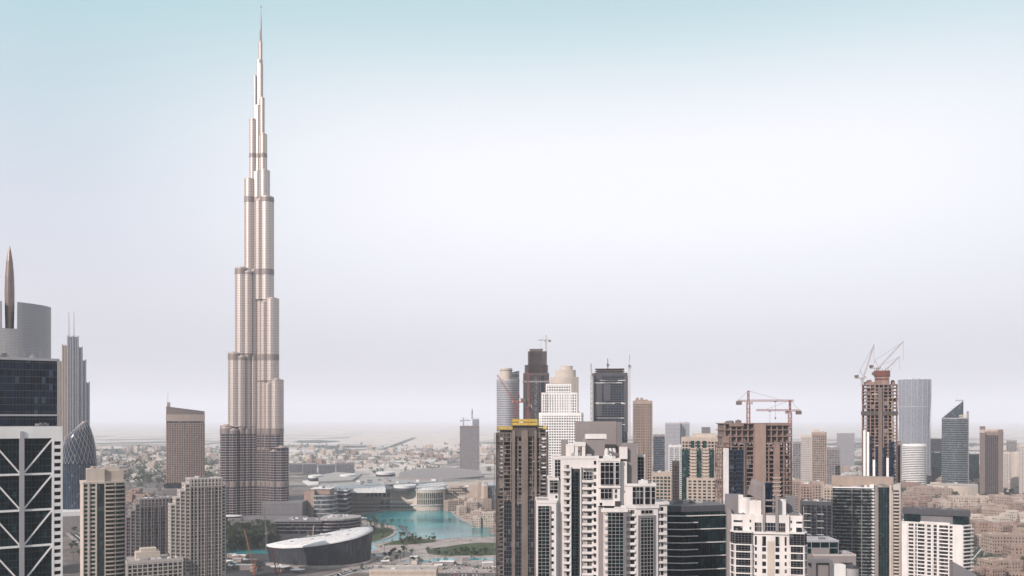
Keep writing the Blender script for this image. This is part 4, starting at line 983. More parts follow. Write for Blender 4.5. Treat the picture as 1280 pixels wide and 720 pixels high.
def uc_center():
    D = 720.; t, p, z1 = uc_tower('half-clad concrete tower under construction with yellow formwork on top, left of the white balcony tower', 620, 684, 541, D, 30, R(-4), wall='concrete', bays=7)
    s = t.s; U = lambda px: (px-652)/s; ZZ = lambda py: Z(py, D)
    e = edge(p, 0); u = lambda px: U(px)-U(620)
    # protruding concrete piers
    for a, b in ((640, 644), (652, 660), (668, 671)): fb(t.m('concrete_pier', 'concrete'), e, u(a), u(b), 0, z1+2, -.1, 2.2)
    # cladding, lower part in strips
    for a, b, y in ((630, 640, 627), (645, 652, 632), (653, 668, 625), (672, 677, 640)):
        mb = MB(); fb(mb, e, u(a), u(b), 25, ZZ(y), -.1, 1.6); g = mb.build('glass_cladding', M['g_black'], t.root)
        mb = MB(); z = 30
        while z < ZZ(y): fb(mb, e, u(a), u(b), z, z+.18, 1.55, 1.72); z += 3.4
        n = int((u(b)-u(a))/2)
        for k in range(n+1): fb(mb, e, u(a)+k*2, u(a)+k*2+.12, 25, ZZ(y), 1.55, 1.7)
        mb.build('mullions', M['midgrey'], g)
    # cores and yellow formwork
    for a, b, y0, y1, ya, yb in ((624, 640, 545, 536, 2, 16), (641, 671, 545, 527, -2, 20), (671, 682, 545, 534, 4, 18)):
        mb = MB(); mb.prism(box_poly(U(a)+.5, U(b)-.5, ya+.5, yb), z1-3, ZZ(y1)-1); mb.build('core_wall', M['concrete_d'], t.root)
    for a, b, yt, yb_, y in ((621, 641, 533, 537, 1), (640, 672, 524, 531.5, -2.6), (671, 684, 532, 536.5, 3)):
        mb = MB()
        mb.box(U(a), U(b), y, y+.5, ZZ(yb_), ZZ(yb_)+(ZZ(yt)-ZZ(yb_))*.42); mb.box(U(a), U(b), y, y+.5, ZZ(yb_)+(ZZ(yt)-ZZ(yb_))*.58, ZZ(yt))
        for k in range(int((U(b)-U(a))/2.2)): mb.box(U(a)+k*2.2, U(a)+k*2.2+.25, y-.35, y+.4, ZZ(yb_)-1, ZZ(yt)+.6)
        mb.box(U(a), U(a)+.5, y, y+14, ZZ(yb_), ZZ(yt)); mb.box(U(b)-.5, U(b), y, y+14, ZZ(yb_), ZZ(yt)); mb.build('formwork_screen', M['yellow'], t.root)
        mb = MB(); mb.box(U(a)-.4, U(b)+.4, y-1, y+13, ZZ(yb_)-.5, ZZ(yb_)-.1); mb.build('working_deck', M['darkgrey'], t.root)
    # hoist mast on the left flank
    mb = MB(); lattice(mb, (U(619), -1.5, 0), (U(619), -1.5, ZZ(541)), 1.6, .18); mb.build('hoist_mast', M['midgrey'], t.root)
    mb = MB(); lattice(mb, (U(684.5), -1.5, 0), (U(684.5), -1.5, ZZ(545)), 1.6, .18); mb.build('hoist_mast', M['midgrey'], t.root)
    roofstuff(t, U(622), U(682), 2, 24, z1+.5, 10, 2.5, ('concrete', 'orange', 'midgrey'))
    mb = MB(); mb.prism(box_poly(U(612), U(690), -14, 34), 0, 22); slabs(mb, box_poly(U(612), U(690), -14, 34), 3, 22, 4.4, .8, .7); mb.build('podium', M['concrete'], t.root)
    t.done()
    luffing_crane('reddish luffing crane leaning left on the yellow-topped concrete tower', X(644, D), D+12, ZZ(545), ZZ(503), pi, 26, 58, 'red', 2.4)
    luffing_crane('reddish luffing crane with near-vertical jib on the yellow-topped concrete tower', X(661, D), D+16, ZZ(545), ZZ(510), R(95), 30, 78, 'red', 2.4)
uc_center()

def uc_brown():
    D = 690.; t, p, z1 = uc_tower('broad brown concrete tower under construction, with a white left edge and dark glass strip', 904, 990, 553, D, 26, R(2), wall='concrete_r', bays=9, fh=3.4)
    s = t.s; U = lambda px: (px-947)/s; ZZ = lambda py: Z(py, D); e = edge(p, 0); u = lambda px: U(px)-U(904)
    mb = MB(); fb(mb, e, -.2, u(910), 0, ZZ(560), -.2, 1.4); mb.build('white_pier', M['white'], t.root)
    for a, b in ((910.2, 917), (919, 928)):
        mb = MB(); fb(mb, e, u(a), u(b), 30, ZZ(562), -.1, 1.1); g = mb.build('glass_cladding', M['g_navy'], t.root)
        mb = MB(); z = 32
        while z < ZZ(562): fb(mb, e, u(a), u(b), z, z+.15, 1.05, 1.2); z += 3.4
        mb.build('mullions', M['midgrey'], g)
    fb(t.m('concrete_pier', 'concrete'), e, u(929), u(931), 0, ZZ(548), -.1, 1.3)
    fb(t.m('concrete_pier', 'pinkbeige'), e, u(943), u(957), 0, ZZ(530), -.1, 1.0)
    fb(t.m('concrete_pier', 'concrete_r'), e, u(967), u(975), 0, ZZ(553), -.1, .5)
    for k in range(24):
        z = 40+3.4*k; fb(t.m('balcony_slab', 'cream'), e, u(966), u(976), z, z+.9, -.1, 1.2)
    # top floors, higher frame
    mb = MB(); mb.box(U(907), U(989), 5, 24, z1-1, ZZ(530)); mb.build('top_core', M['concrete'], t.root)
    A = MB()
    for y in (546, 538, 530): A.box(U(905), U(989.5), 1.5, 25, ZZ(y), ZZ(y)+.7)
    A.build('top_slab', M['concrete_r'], t.root)
    B = MB()
    for k in range(12): B.box(U(906)+k*4.6, U(906)+k*4.6+.9, 2, 3, z1-1, ZZ(530))
    B.build('top_column', M['concrete_r'], t.root)
    mb = MB(); mb.box(U(905), U(912), 1.2, 6, ZZ(560), ZZ(545)); mb.box(U(912), U(930), 1, 2, ZZ(533), ZZ(529)); mb.box(U(957), U(989), 1, 2, ZZ(532), ZZ(528.5)); mb.build('parapet_wall', M['concrete_r'], t.root)
    roofstuff(t, U(906), U(935), 6, 22, ZZ(530)+.7, 8, 2.8, ('midgrey', 'concrete', 'darkgrey'))
    mb = MB(); mb.cyl(U(917), 10, 2.6, ZZ(530), ZZ(526), 14); mb.build('water_tank', M['midgrey'], t.root)
    t.done()
    hammer_crane('red tower crane rising from the top of the broad brown concrete tower', X(938, D), D+6, ZZ(530), ZZ(502.5), R(2), 36, 8.5, 'red', 2.2, th=.32)
    hammer_crane('tall red tower crane standing right of the broad brown concrete tower', X(992.5, D), D+10, 0, ZZ(514.5), R(183), 27, 8, 'red', 2.2, th=.32)
uc_brown()

def uc_tall_right():
    D = 900.; t, p, z1 = uc_tower('tall bare concrete tower under construction with three luffing cranes, right side', 1077, 1121, 480, D, 30, (R(-2),), wall='concrete_r', bays=8, fh=3.5)
    s = t.s; U = lambda px: (px-1099)/s; ZZ = lambda py: Z(py, D); e = edge(p, 0); u = lambda px: U(px)-U(1077)
    for a, b, y in ((1079, 1082, 538), (1083.5, 1086.5, 540), (1091, 1094, 575), (1108, 1111, 572)):
        mb = MB(); fb(mb, e, u(a), u(b), 0, ZZ(y), -.1, 1.6); mb.build('white_pier', M['white2'], t.root)
    for a, b, y in ((1086.8, 1090, 545), (1094.3, 1097, 560), (1103, 1107, 560), (1112, 1118, 552)):
        mb = MB(); fb(mb, e, u(a), u(b), 0, ZZ(y), -.1, 1.2); mb.build('glass_cladding', M['g_navy'], t.root)
    fb(t.m('concrete_pier', 'brown'), e, u(1098), u(1103), 0, ZZ(485), -.1, 2.2)
    for k in range(14): fb(t.m('scaffold_box', 'yellow'), e, u(1113)+(k % 2)*2, u(1113)+(k % 2)*2+1.3, 140+3.5*k, 140.9+3.5*k, -.1, .5)
    mb = MB(); q = offs(p, .7); mb.prism(q, ZZ(519), ZZ(514)); mb.build('transfer_band', M['concrete_d'], t.root)
    mb = MB(); mb.box(U(1093), U(1111), 4, 20, z1-2, ZZ(468)); mb.build('top_core', M['concrete_r'], t.root)
    mb = MB(); mb.box(U(1092), U(1112), 3, 21, ZZ(470), ZZ(463)); mb.box(U(1094), U(1110), 4, 20, ZZ(475), ZZ(473)); mb.build('climbing_form', M['form_red'], t.root)
    mb = MB()
    for k in range(7): mb.bar((U(1093)+k*2.6, 3, ZZ(463)), (U(1093)+k*2.6, 3, ZZ(463)+2+k % 3), .25)
    mb.build('rebar_stubs', M['darkbrown'], t.root)
    mb = MB(); mb.box(U(1079), U(1093), 3, 24, z1-1, ZZ(477)); mb.build('top_slab', M['concrete_r'], t.root)
    # lower right companion shaft
    mb = MB(); mb.box(U(1121), U(1126), 2, 26, 0, ZZ(552)); w = mb.build('side_shaft', M['greywall'], t.root)
    mb = MB(); mb.box(U(1122), U(1125), 1.7, 1.95, 20, ZZ(556)); mb.build('window_strip', M['g_black'], w)
    roofstuff(t, U(1079), U(1092), 4, 22, ZZ(477), 5, 2.5, ('concrete', 'red')); roofstuff(t, U(1111), U(1120), 4, 22, z1+.4, 4, 4, ('concrete_r', 'concrete'))
    t.done()
    luffing_crane('luffing crane steeply raised on the left corner of the tall bare concrete tower', X(1080.5, D), D+5, ZZ(482), ZZ(473), R(8), 36, 71, 'palesteel', 2.0, th=.28)
    luffing_crane('luffing crane with the highest jib pointing up right over the tall bare concrete tower', X(1103, D), D+12, ZZ(466), ZZ(460), R(3), 38, 46, 'palesteel', 2.0, th=.28)
    luffing_crane('lower right luffing crane behind the tall bare concrete tower', X(1113, D), D+26, ZZ(482), ZZ(468), R(3), 28, 43, 'palesteel', 2.0, th=.26)
uc_tall_right()

# ------------------------------------------------------------------ right side towers
def gt(name, label, px0, px1, ytop, D, depth, rot=0, cat='tower', curved=0, **k):
    cx = (px0+px1)/2; t = Tower(name, label, cx, D, rot, cat, r=max(20, (px1-px0)/F*D*.6)); s = t.s; W = (px1-px0)/s; c, n = cos(rot), abs(sin(rot))
    w = max((W-depth*n*.9)/c, 6); p = rect(w, depth, 0, depth/2); z1 = Z(ytop, D)
    grid_body(t, p, 0, z1, **k); return t, p, z1, w

def green_balcony_right():
    D = 800.; t = Tower('residential_tower', 'wide green-grey glass balcony slab with a brown crown, below the tall bare concrete tower', 1082, D, (R(-3),), r=35)
    s = t.s; U = lambda px: (px-1082)/s; ZZ = lambda py: Z(py, D); fh = 3.1; z1 = ZZ(610)
    p = [(U(1040), 0), (U(1091), 7), (U(1091), 30), (U(1040), 26)]; p = [(x, y-3) for x, y in p]
    mb = MB(); mb.prism(p, 0, z1); g = mb.build('glazing', M['g_black'], t.root)
    e = edge(p, 0); W = elen(e)
    for k in range(34):
        z = z1-fh*(k+1)+.9; mb = MB(); fb(mb, e, .2, W, z, z+.25, -.05, 1.5); fb(mb, e, .2, W, z+.25, z+1.0, 1.42, 1.5); mb.build('balcony', M['rail'], t.root)
    for f in (0, .48, .72, 1): fb(t.m('fin', 'greywall'), e, max(0, f*W-.25), min(W, f*W+.25), 0, z1, -.1, 1.7)
    mb = MB(); fb(mb, e, 0, W+.3, z1-.4, z1+.5, -.3, 1.7); mb.build('roof_edge', M['white2'], t.root)
    mb = MB(); q = box_poly(U(1038), U(1116), 5, 24); mb.prism(q, z1-4, ZZ(597)); mb.build('crown_wall', M['beige'], t.root)
    mb = MB()
    for k in range(34): z = z1-fh*(k+1)+.8; mb.box(U(1089), U(1092.6), 2.4, 5.0, z, z+1.4)
    mb.build('corner_balconies', M['white2'], t.root)
    p2 = box_poly(U(1092.5), U(1125), 5, 28); mb = MB(); mb.prism(p2, 0, ZZ(605)); mb.build('wall', M['offwhite'], t.root)
    e = edge(p2, 0); u = lambda px: U(px)-U(1092.5)
    curtain(t, e, u(1097.5), u(1111), 20, ZZ(609), fh, 'g_teal', 'midgrey', 2.2, d=.4)
    mb = MB(); z = 20
    while z < ZZ(611): fb(mb, e, u(1098), u(1111), z, z+.35, .35, .9); z += fh
    mb.build('balcony_edges', M['g_green'], t.root)
    fb(t.m('fin', 'cream2'), e, u(1111.5), u(1114), 0, ZZ(606), -.1, 1.2); fb(t.m('fin', 'greywall'), e, u(1094), u(1096.5), 0, ZZ(606), -.1, .9)
    for k in range(34):
        z = ZZ(612)-fh*(k+1); fb(t.m('balcony_lower', 'cream2'), e, u(1116.5), u(1123), z, z+1.2, -.1, 1.6)
    fb(t.m('recess_shade_panel', 'shade_void'), e, u(1116), u(1123), 20, ZZ(612), -.1, .1)  # shade behind the balconies painted as a near-black strip
    mb = MB(); mb.box(U(1096), U(1104), 6, 10, ZZ(605), ZZ(601)); mb.box(U(1087), U(1092), 3, 6, z1, z1+3); mb.build('plant_room', M['white2'], t.root)
    roofstuff(t, U(1045), U(1090), 1, 5, z1, 9, 2.2); t.done()
green_balcony_right()

def white_right():
    D = 760.; t = Tower('residential_tower', 'white slab with columns of dark square openings and a dark glazed roof storey, lower right', 1170, D, (0,), r=38)
    s = t.s; U = lambda px: (px-1170)/s; ZZ = lambda py: Z(py, D); fh = 3.2; z1 = ZZ(655.5)
    a = R(-9); c = Vector((U(1203), -2)); L0 = Vector((U(1126), 5)); p = [tuple(L0), tuple(c), (U(1214), 6), (U(1214), 24), (U(1126), 26)]
    mb = MB(); mb.prism(p, 0, z1); mb.build('wall', M['white'], t.root); e = edge(p, 0); W = elen(e); u = lambda px: (px-1126)/(1203-1126)*W
    parapet(t, p, z1-.6, 'white', 1.3, out=.1)
    cols = [(1135, 1141.5), (1143.8, 1145.6), (1147, 1155.5), (1159, 1163.5), (1167, 1171), (1174, 1185), (1187, 1190.5)]
    for k in range(22):
        z = z1-2.8-fh*k
        for j, (a_, b_) in enumerate(cols): winrow(t, e, u(a_), u(b_), z, z+(2.0 if j in (0, 3, 6) else 2.5))
    fb(t.m('ledge', 'white'), e, u(1126), u(1150), z1, z1+1.0, -.5, .5); fb(t.m('ledge', 'white'), e, u(1150), u(1187), z1, z1+1.9, -.5, .3)
    for px in (1133, 1142.5, 1157, 1165, 1172.7, 1186): fb(t.m('fin', 'white'), e, u(px)-.35, u(px)+.35, 0, z1-1, -.1, .55)
    mb = MB(); z = z1-3.2
    while z > 20: fb(mb, e, u(1146.5), u(1156), z-.5, z+.1, -.1, .9); fb(mb, e, u(1173.5), u(1185.5), z-.5, z+.1, -.1, .9); z -= fh
    mb.build('balcony_slabs', M['white2'], t.root)
    e = edge(p, 1); W2 = elen(e)
    for k in range(22):
        z = z1-3.4-fh*k; mb = MB(); fb(mb, e, .6, W2+1.2, z, z+.8, -.1, 1.3); mb.build('balcony', M['white'], t.root)
        winrow(t, e, 1.0, W2-1, z+.8, z+2.6)
    mb = MB(); mb.prism(box_poly(U(1129), U(1212), 7, 22), z1, ZZ(645)); mb.build('roof_storey', M['midgrey'], t.root)
    mb = MB(); mb.prism(box_poly(U(1127), U(1213), 5.5, 24), ZZ(645), ZZ(638.5)); mb.build('roof_slab', M['darkgrey'], t.root)
    for a_, b_ in ((1129, 1150), (1191, 1210)):
        mb = MB(); mb.prism(box_poly(U(a_), U(b_), 5 if a_ < 1150 else 3, 18), z1, ZZ(644.5)); g = mb.build('glazed_penthouse', M['g_teal'], t.root)
    roofstuff(t, U(1132), U(1210), 8, 22, ZZ(638.5), 10, 1.6, ('midgrey', 'roofdark'))
    t.done()
white_right()

def dark_office_low():
    D = 500.; t = Tower('office_building', 'grey flat-roofed building with two glazed rows and white cabin', 1040, D, 0, 'office block', r=25)
    s = t.s; U = lambda px: (px-1040)/s; ZZ = lambda py: Z(py, D)
    p = box_poly(U(1006), U(1051), 4, 20); t.m('wall', 'greywall').prism(p, 0, ZZ(693.5))
    e = edge(p, 0); u = lambda px: U(px)-U(1006)
    mb = MB(); mb.prism(offs(p, .4), ZZ(679), ZZ(676.5)); mb.build('roof_slab', M['silver'], t.root)
    mb = MB(); mb.prism(offs(p, -.1), ZZ(693.5), ZZ(679)); g = mb.build('glazed_storey', M['g_teal'], t.root)
    mb = MB(); fb(mb, e, 0, elen(e), ZZ(686.6), ZZ(686), -.1, .15)
    for k in range(5): fb(mb, e, elen(e)*k/4-.12*(k > 0), elen(e)*k/4+.12, ZZ(693.5), ZZ(679), -.1, .14)
    mb.build('mullions', M['silver'], g)
    mb = MB(); fb(mb, e, u(1017), u(1039.5), ZZ(694), ZZ(686.8), -.1, .3); mb.build('grey_panel', M['greywall'], t.root)
    t.m('wall', 'greywall').prism(box_poly(U(1018), U(1071), 1, 16), 0, ZZ(694.5))
    parapet(t, box_poly(U(1018), U(1071), 1, 16), ZZ(694.5)-.4, 'offwhite', 1.0)
    t.m('recess_shade_panel', 'shade_void').prism(box_poly(U(1052), U(1066), .7, 1.1), ZZ(725), ZZ(703.5))  # near-black slab, shade of a recess as colour
    mb = MB(); mb.box(U(1037), U(1053), -5, 0, 0, ZZ(704.5)); mb.build('white_cabin', M['white2'], t.root)
    mb = MB(); mb.box(U(1006), U(1036), -6, 0.5, ZZ(701.5), ZZ(699)); mb.box(U(1010), U(1015), -6.4, -5.8, 0, ZZ(701.5)); mb.box(U(1032), U(1036), -6.4, -5.8, 0, ZZ(701.5)); mb.build('portal_frame', M['midgrey'], t.root)
    mb = MB(); mb.box(U(1014.5), U(1032.5), -4, .5, 0, ZZ(702.5)); mb.build('grey_panel', M['greywall'], t.root)
    mb = MB(); mb.cyl(U(1062), -2, 4.2, 0, ZZ(708), 20); mb.build('round_cooling_tower', M['silver'], t.root)
    mb = MB()
    for k in range(4): mb.cyl(U(1062), -2, 4.35-k*.6, ZZ(708)+k*.3-.3, ZZ(708)+k*.3, 20)
    mb.build('cooling_rings', M['darkgrey'], t.root)
    roofstuff(t, U(1053), U(1070), 2, 12, ZZ(694.5), 4, 1.3); roofstuff(t, U(1008), U(1050), 6, 18, ZZ(676.5), 5, 1.0, ('silver', 'midgrey'))
    t.done()
dark_office_low()
def small_roof_right():
    D = 520.; t = Tower('rooftop_screen_building', 'grey wedge-shaped roof screen poking up at the bottom right corner', 1215, D, R(-14), 'low building', r=20)
    ZZ = lambda py: Z(py, D); mb = MB(); mb.prism(box_poly(-10, 2, 0, 10), 0, lambda x, y: ZZ(704)-(x+10)*.55); mb.build('wall', M['greywall'], t.root)
    mb = MB(); mb.prism(box_poly(-10.3, 2.3, -.3, .2), ZZ(722), lambda x, y: ZZ(703)-(x+10.3)*.55); mb.build('screen_frame', M['midgrey'], t.root); t.done()
small_roof_right()

# ------------------------------------------------------------------ middle cluster, far towers
def curved_plan(w, d, n=14, bulge=.35):
    """flat back, bowed front"""
    return [(-w/2+w*i/n, -bulge*d*sin(pi*i/n)) for i in range(n+1)]+[(w/2, d), (-w/2, d)]
def far_tower(name, label, px0, px1, ytop, D, depth=26, rot=(0,), plan='rect', glass='g_grey', wall='cream', fh=3.8, slab=(1.3, .3), bay=4.5, pier=(1.1, .4), top=3, cat='tower', extra=None, vert=None, group=None):
    cx = (px0+px1)/2; t = Tower(name, label, cx, D, rot, cat, group, r=max(18, (px1-px0)/F*D*.55)); s = t.s; w = (px1-px0)/s
    p = {'rect': rect(w, depth, 0, depth/2), 'bow': curved_plan(w, depth), 'round': ell(w/2, depth/2, 28, 0, depth/2), 'cut': [(-w/2+3, 0), (w/2-3, 0), (w/2, 3), (w/2, depth), (-w/2, depth), (-w/2, 3)]}[plan]
    z1 = t.z(ytop)
    grid_body(t, p, 0, z1, glass, wall, fh, slab, bay, pier, top=top)
    if vert:                                        # strips of another material down the front
        for a, b, mat, d in vert:
            mb = MB(); e = ((-w/2, 0), (w/2, 0)); fb(mb, e, w*a, w*b, 0, z1-4, -.1, d); mb.build('facade_strip', M[mat], t.root)
    if extra: extra(t, w, depth, z1, s)
    roofstuff(t, -w/2+1.5, w/2-1.5, 2, depth-2, z1+.1, 5, 2.5)
    t.done(); return t
def crown(a, b, y, mat, y0=3, y1=18, name='crown_block'):
    return lambda t, w, d, z1, s: t.part(name, mat, lambda mb: mb.box(w*a-w/2, w*b-w/2, y0, y1, z1-2, t.z(y)))
def chain(*fs): return lambda *a: [f(*a) for f in fs]

def c1x(t, w, d, z1, s):
    t.part('taller_shaft', 'g_pale', lambda mb: mb.box(w*.15, w*.5, 1, d+2, 0, t.z(524)))
    t.part('slab_bands', 'greywall', lambda mb: [mb.box(w*.14, w*.505, .8, d+2.2, 60+8*k, 61+8*k) for k in range(14)])
far_tower('unfinished_tower', 'small hazy grey tower pair with cranes, alone beyond the mall', 575, 599, 533, 2500, 30, glass='g_pale', wall='concrete', extra=c1x)
hammer_crane('tiny crane on the left half of the lone hazy tower beyond the mall', X(579, 2500), 2510, Z(533, 2500), Z(526, 2500), 0, 20, 8, 'midgrey', 3, th=.8)
hammer_crane('tiny crane on the right half of the lone hazy tower beyond the mall', X(590, 2500), 2510, Z(524, 2500), Z(515, 2500), R(90), 20, 8, 'midgrey', 3, th=.8)
def c2x(t, w, d, z1, s):
    t.part('round_crown', 'cream2', lambda mb: mb.cyl(-w*.08, 14, w*.27, z1-5, t.z(460), 20)); t.part('crown_band', 'greywall', lambda mb: mb.cyl(-w*.08, 14, w*.285, t.z(463), t.z(462), 20))
    t.part('side_shaft', 'g_grey', lambda mb: mb.prism([(w*.12, -2.5), (w*.5, -2), (w*.5, 20), (w*.12, 20)], 0, lambda x, y: t.z(466)+(x-w*.12)*.25))
    t.part('side_bands', 'greywall', lambda mb: [mb.box(w*.115, w*.505, -2.9, 20.2, 20+7.6*k, 21+7.6*k) for k in range(30)])
far_tower('residential_tower', 'pale curved tower with a round cream crown, left of the dark purple tower', 621, 649, 475, 1500, 28, plan='bow', glass='g_pale', wall='silver', slab=(1.6, .5), pier=None, extra=c2x)
def c3x(t, w, d, z1, s):
    for a, b, y, m_ in ((.05, .96, 456, 'darkbrown'), (.18, .9, 439, 'darkbrown'), (.25, .75, 436.5, 'brown')):
        t.part('stepped_top', m_, lambda mb: (mb.prism(rect(w*(b-a), d-6, w*((a+b)/2-.5), d/2), z1-3, t.z(y)), slabs(mb, rect(w*(b-a), d-6, w*((a+b)/2-.5), d/2), z1, t.z(y), 4, 1, .7)))
    t.part('setback_band', 'greywall', lambda mb: mb.prism(rect(w+3, d+3, 0, d/2), t.z(478), t.z(476)))
far_tower('unfinished_tower', 'tall dark purple-brown stepped tower with a small crane on its roof', 654.5, 686, 467, 1450, 30, glass='g_black', wall='darkbrown', slab=(1.2, .35), bay=3.6, pier=(1.4, .7), extra=c3x, vert=[(.15, .24, 'darkgrey', 1.2), (.45, .55, 'g_grey', 1.2), (.7, .82, 'g_navy', 1.3)])
hammer_crane('small crane standing on the dark purple-brown stepped tower', X(683, 1450), 1462, Z(456, 1450), Z(425, 1450), R(172), 14, 7, 'palesteel', 2, th=.5)
def c4x(t, w, d, z1, s):
    t.part('arched_crown', 'cream2', lambda mb: mb.prism(ell(w*.36, d*.4, 20, w*.05, d/2), z1-3, t.z(462))); t.part('crown_ring', 'cream2', lambda mb: mb.prism(ell(w*.22, d*.3, 20, w*.08, d/2), t.z(462), t.z(457)))
far_tower('hotel_tower', 'pale cream hazy tower with a rounded crown behind the white stepped tower', 688, 723, 472, 1900, 34, plan='bow', glass='cream2', wall='cream2', slab=(1.5, .3), pier=(1.5, .5), extra=c4x)
def c5x(t, w, d, z1, s):
    for a, b, y in ((.06, .86, 491), (.16, .72, 480)):
        pp = rect(w*(b-a), d-5, w*((a+b)/2-.5), d/2-.5)
        t.part('stepped_tier', 'white2', lambda mb: (slabs(mb, pp, z1, t.z(y), 3.7, 1.4, .5), piers(mb, pp, z1, t.z(y), 3.5, 1.2, .6), mb.prism(offs(pp, .5), t.z(y)-1.4, t.z(y)+.4)))
        t.part('tier_glazing', 'g_grey', lambda mb: mb.prism(pp, z1-1, t.z(y)-.5))
    t.part('crown_wall', 'pinkbeige', lambda mb: (mb.prism(rect(w*.50, d-12, -w*.04, d/2), t.z(480), t.z(479)), slabs(mb, rect(w*.48, d-13, -w*.04, d/2), t.z(491), t.z(479.3), 3, 1.2, .5)))
far_tower('residential_tower', 'white stepped tower with a dense window grid, behind the yellow-topped tower', 674, 729, 517, 1200, 30, plan='cut', glass='g_grey', wall='white2', slab=(1.5, .45), bay=3.4, pier=(1.2, .5), fh=3.6, extra=c5x)
def c6x(t, w, d, z1, s):
    t.part('top_floors', 'darkbrown', lambda mb: (slabs(mb, rect(w*.86, d-4, -w*.02, d/2), z1, t.z(461), 3.4, .9, .4), mb.prism(rect(w*.78, d-7, -w*.02, d/2), z1-1, t.z(462.5))))
    t.part('mesh_screen', 'darkgrey', lambda mb: [mb.box(-w/2+w*a, -w/2+w*b, -.9, -.6, t.z(y1), t.z(y0)) for a, b, y0, y1 in ((0, .24, 466, 520), (.9, 1.02, 470, 540), (.3, .5, 480, 500))])
    t.part('white_boards', 'roofwhite', lambda mb: [mb.box(-w/2+random.uniform(0, .9)*w, -w/2+random.uniform(0, .9)*w+2.4, -1.1, -.5, zz, zz+1.1) for zz in [t.z(random.choice((476, 479, 504, 505, 523, 531))) for _ in range(40)]])
far_tower('unfinished_tower', 'dark grid tower under construction between two thin white crane masts', 742, 784, 467, 1300, 34, glass='g_navy', wall='darkgrey', slab=(.9, .5), bay=4, pier=(.6, .6), fh=3.6, extra=c6x)
for px, yt, lb, jb in ((740, 458, 'thin pale crane mast left of the dark grid tower', 6), (787.5, 447, 'tall thin pale crane mast right of the dark grid tower', 10)):
    luffing_crane(lb, X(px, 1290), 1296, 0, Z(yt+12, 1290), R(100 if px < 760 else 82), 18, 80, 'palesteel', 2.6, th=.55)
hammer_crane('tiny dark crane on the roof of the dark grid tower', X(761, 1300), 1315, Z(461, 1300), Z(455, 1300), R(80), 10, 5, 'midgrey', 1.6, th=.4)
def c7x(t, w, d, z1, s):
    t.part('crown_block', 'pinkbeige', lambda mb: (mb.box(-w*.36, -w*.2, 3, 18, z1, t.z(497)), mb.box(-w*.12, w*.02, 3, 18, z1, t.z(497)), mb.box(-w*.4, w*.3, 4, 18, z1, t.z(499.5))))
far_tower('residential_tower', 'slim beige tower with vertical balcony stripes, behind the white balcony tower', 791.5, 815, 502, 1100, 22, glass='g_window', wall='beige', slab=(1.2, .5), bay=3.0, pier=(.9, .6), fh=3.4, extra=c7x, vert=[(.35, .42, 'pinkbeige', .9), (.62, .70, 'pinkbeige', .9)])
far_tower('office_tower', 'low blue-grey glass tower in the haze right of the slim beige tower', 816.5, 831, 544, 1900, 26, glass='g_blue', wall='greywall', slab=(.7, .2), pier=None)
far_tower('office_tower', 'pale grey hazy slab with a lighter left face, behind the cream glass tower', 831.5, 850, 529, 2500, 34, glass='g_pale', wall='silver', slab=(1.4, .2), pier=(.8, .2))
far_tower('office_tower', 'pale blue hazy slab joined right of the pale grey slab', 849, 862, 528.5, 2520, 34, glass='g_pale', wall='silver', slab=None, pier=(1.2, .3))
far_tower('office_tower', 'grey glass block with a white slanted edge in front of the hazy slabs', 836, 856, 557, 1700, 26, glass='g_grey', wall='roofwhite', slab=(1.6, .3), bay=12, pier=(1.2, .35))
far_tower('residential_tower', 'narrow brown tower between the cream glass tower and the slim beige tower', 840.5, 849, 578, 1150, 16, glass='g_black', wall='pinkbeige', bay=3, slab=(1, .3))
def u_top(t, w, d, z1, s):
    t.part('crown_block', 'cream2', lambda mb: mb.box(-w*.25, w*.32, 4, 18, z1, t.z(542)))
    t.part('penthouse_glass', 'g_green', lambda mb: [mb.box(-w/2+w*a, -w/2+w*b, -.9, 3, t.z(560), t.z(551)) for a, b in ((.22, .3), (.36, .42), (.5, .58), (.86, .96))])
    t.part('lift_housing', 'midgrey', lambda mb: mb.box(-w*.03, w*.18, 5, 14, z1, t.z(534)))
    for a, b in ((0, .17), (.36, .46), (.66, .76)):
        t.part('glass_strip', 'g_green', lambda mb: mb.box(-w/2+w*a, -w/2+w*b, -1.3, .5, 0, t.z(562)))
    for k in range(26):
        for a, b in ((.2, .35), (.49, .64), (.8, .98)): t.part('balcony', 'cream2', lambda mb: mb.box(-w/2+w*a, -w/2+w*b, -2.0, .1, z1-12-3.5*k, z1-10.7-3.5*k))
    t.part('lower_wing', 'cream', lambda mb: (mb.box(-w*.38, w*.52, -9, -2.2, 0, t.z(597)),))
    t.part('lower_wing_windows', 'g_window', lambda mb: [mb.box(-w*.38+w*.9*(.05+.125*j), -w*.38+w*.9*(.05+.125*j)+w*.07, -9.1, -8.9, t.z(600)-3.4*k-1.9, t.z(600)-3.4*k) for k in range(18) for j in range(8)])
    t.part('side_bay', 'cream', lambda mb: mb.box(w*.42, w*.5, -1, 16, 0, t.z(556)))
far_tower('residential_tower', 'cream residential tower with green glass strips, just left of the brown concrete tower', 852, 905, 548, 950, 24, rot=(0,), glass='g_window', wall='cream', slab=(1.2, .4), bay=3.4, pier=(1.0, .5), fh=3.5, extra=u_top)
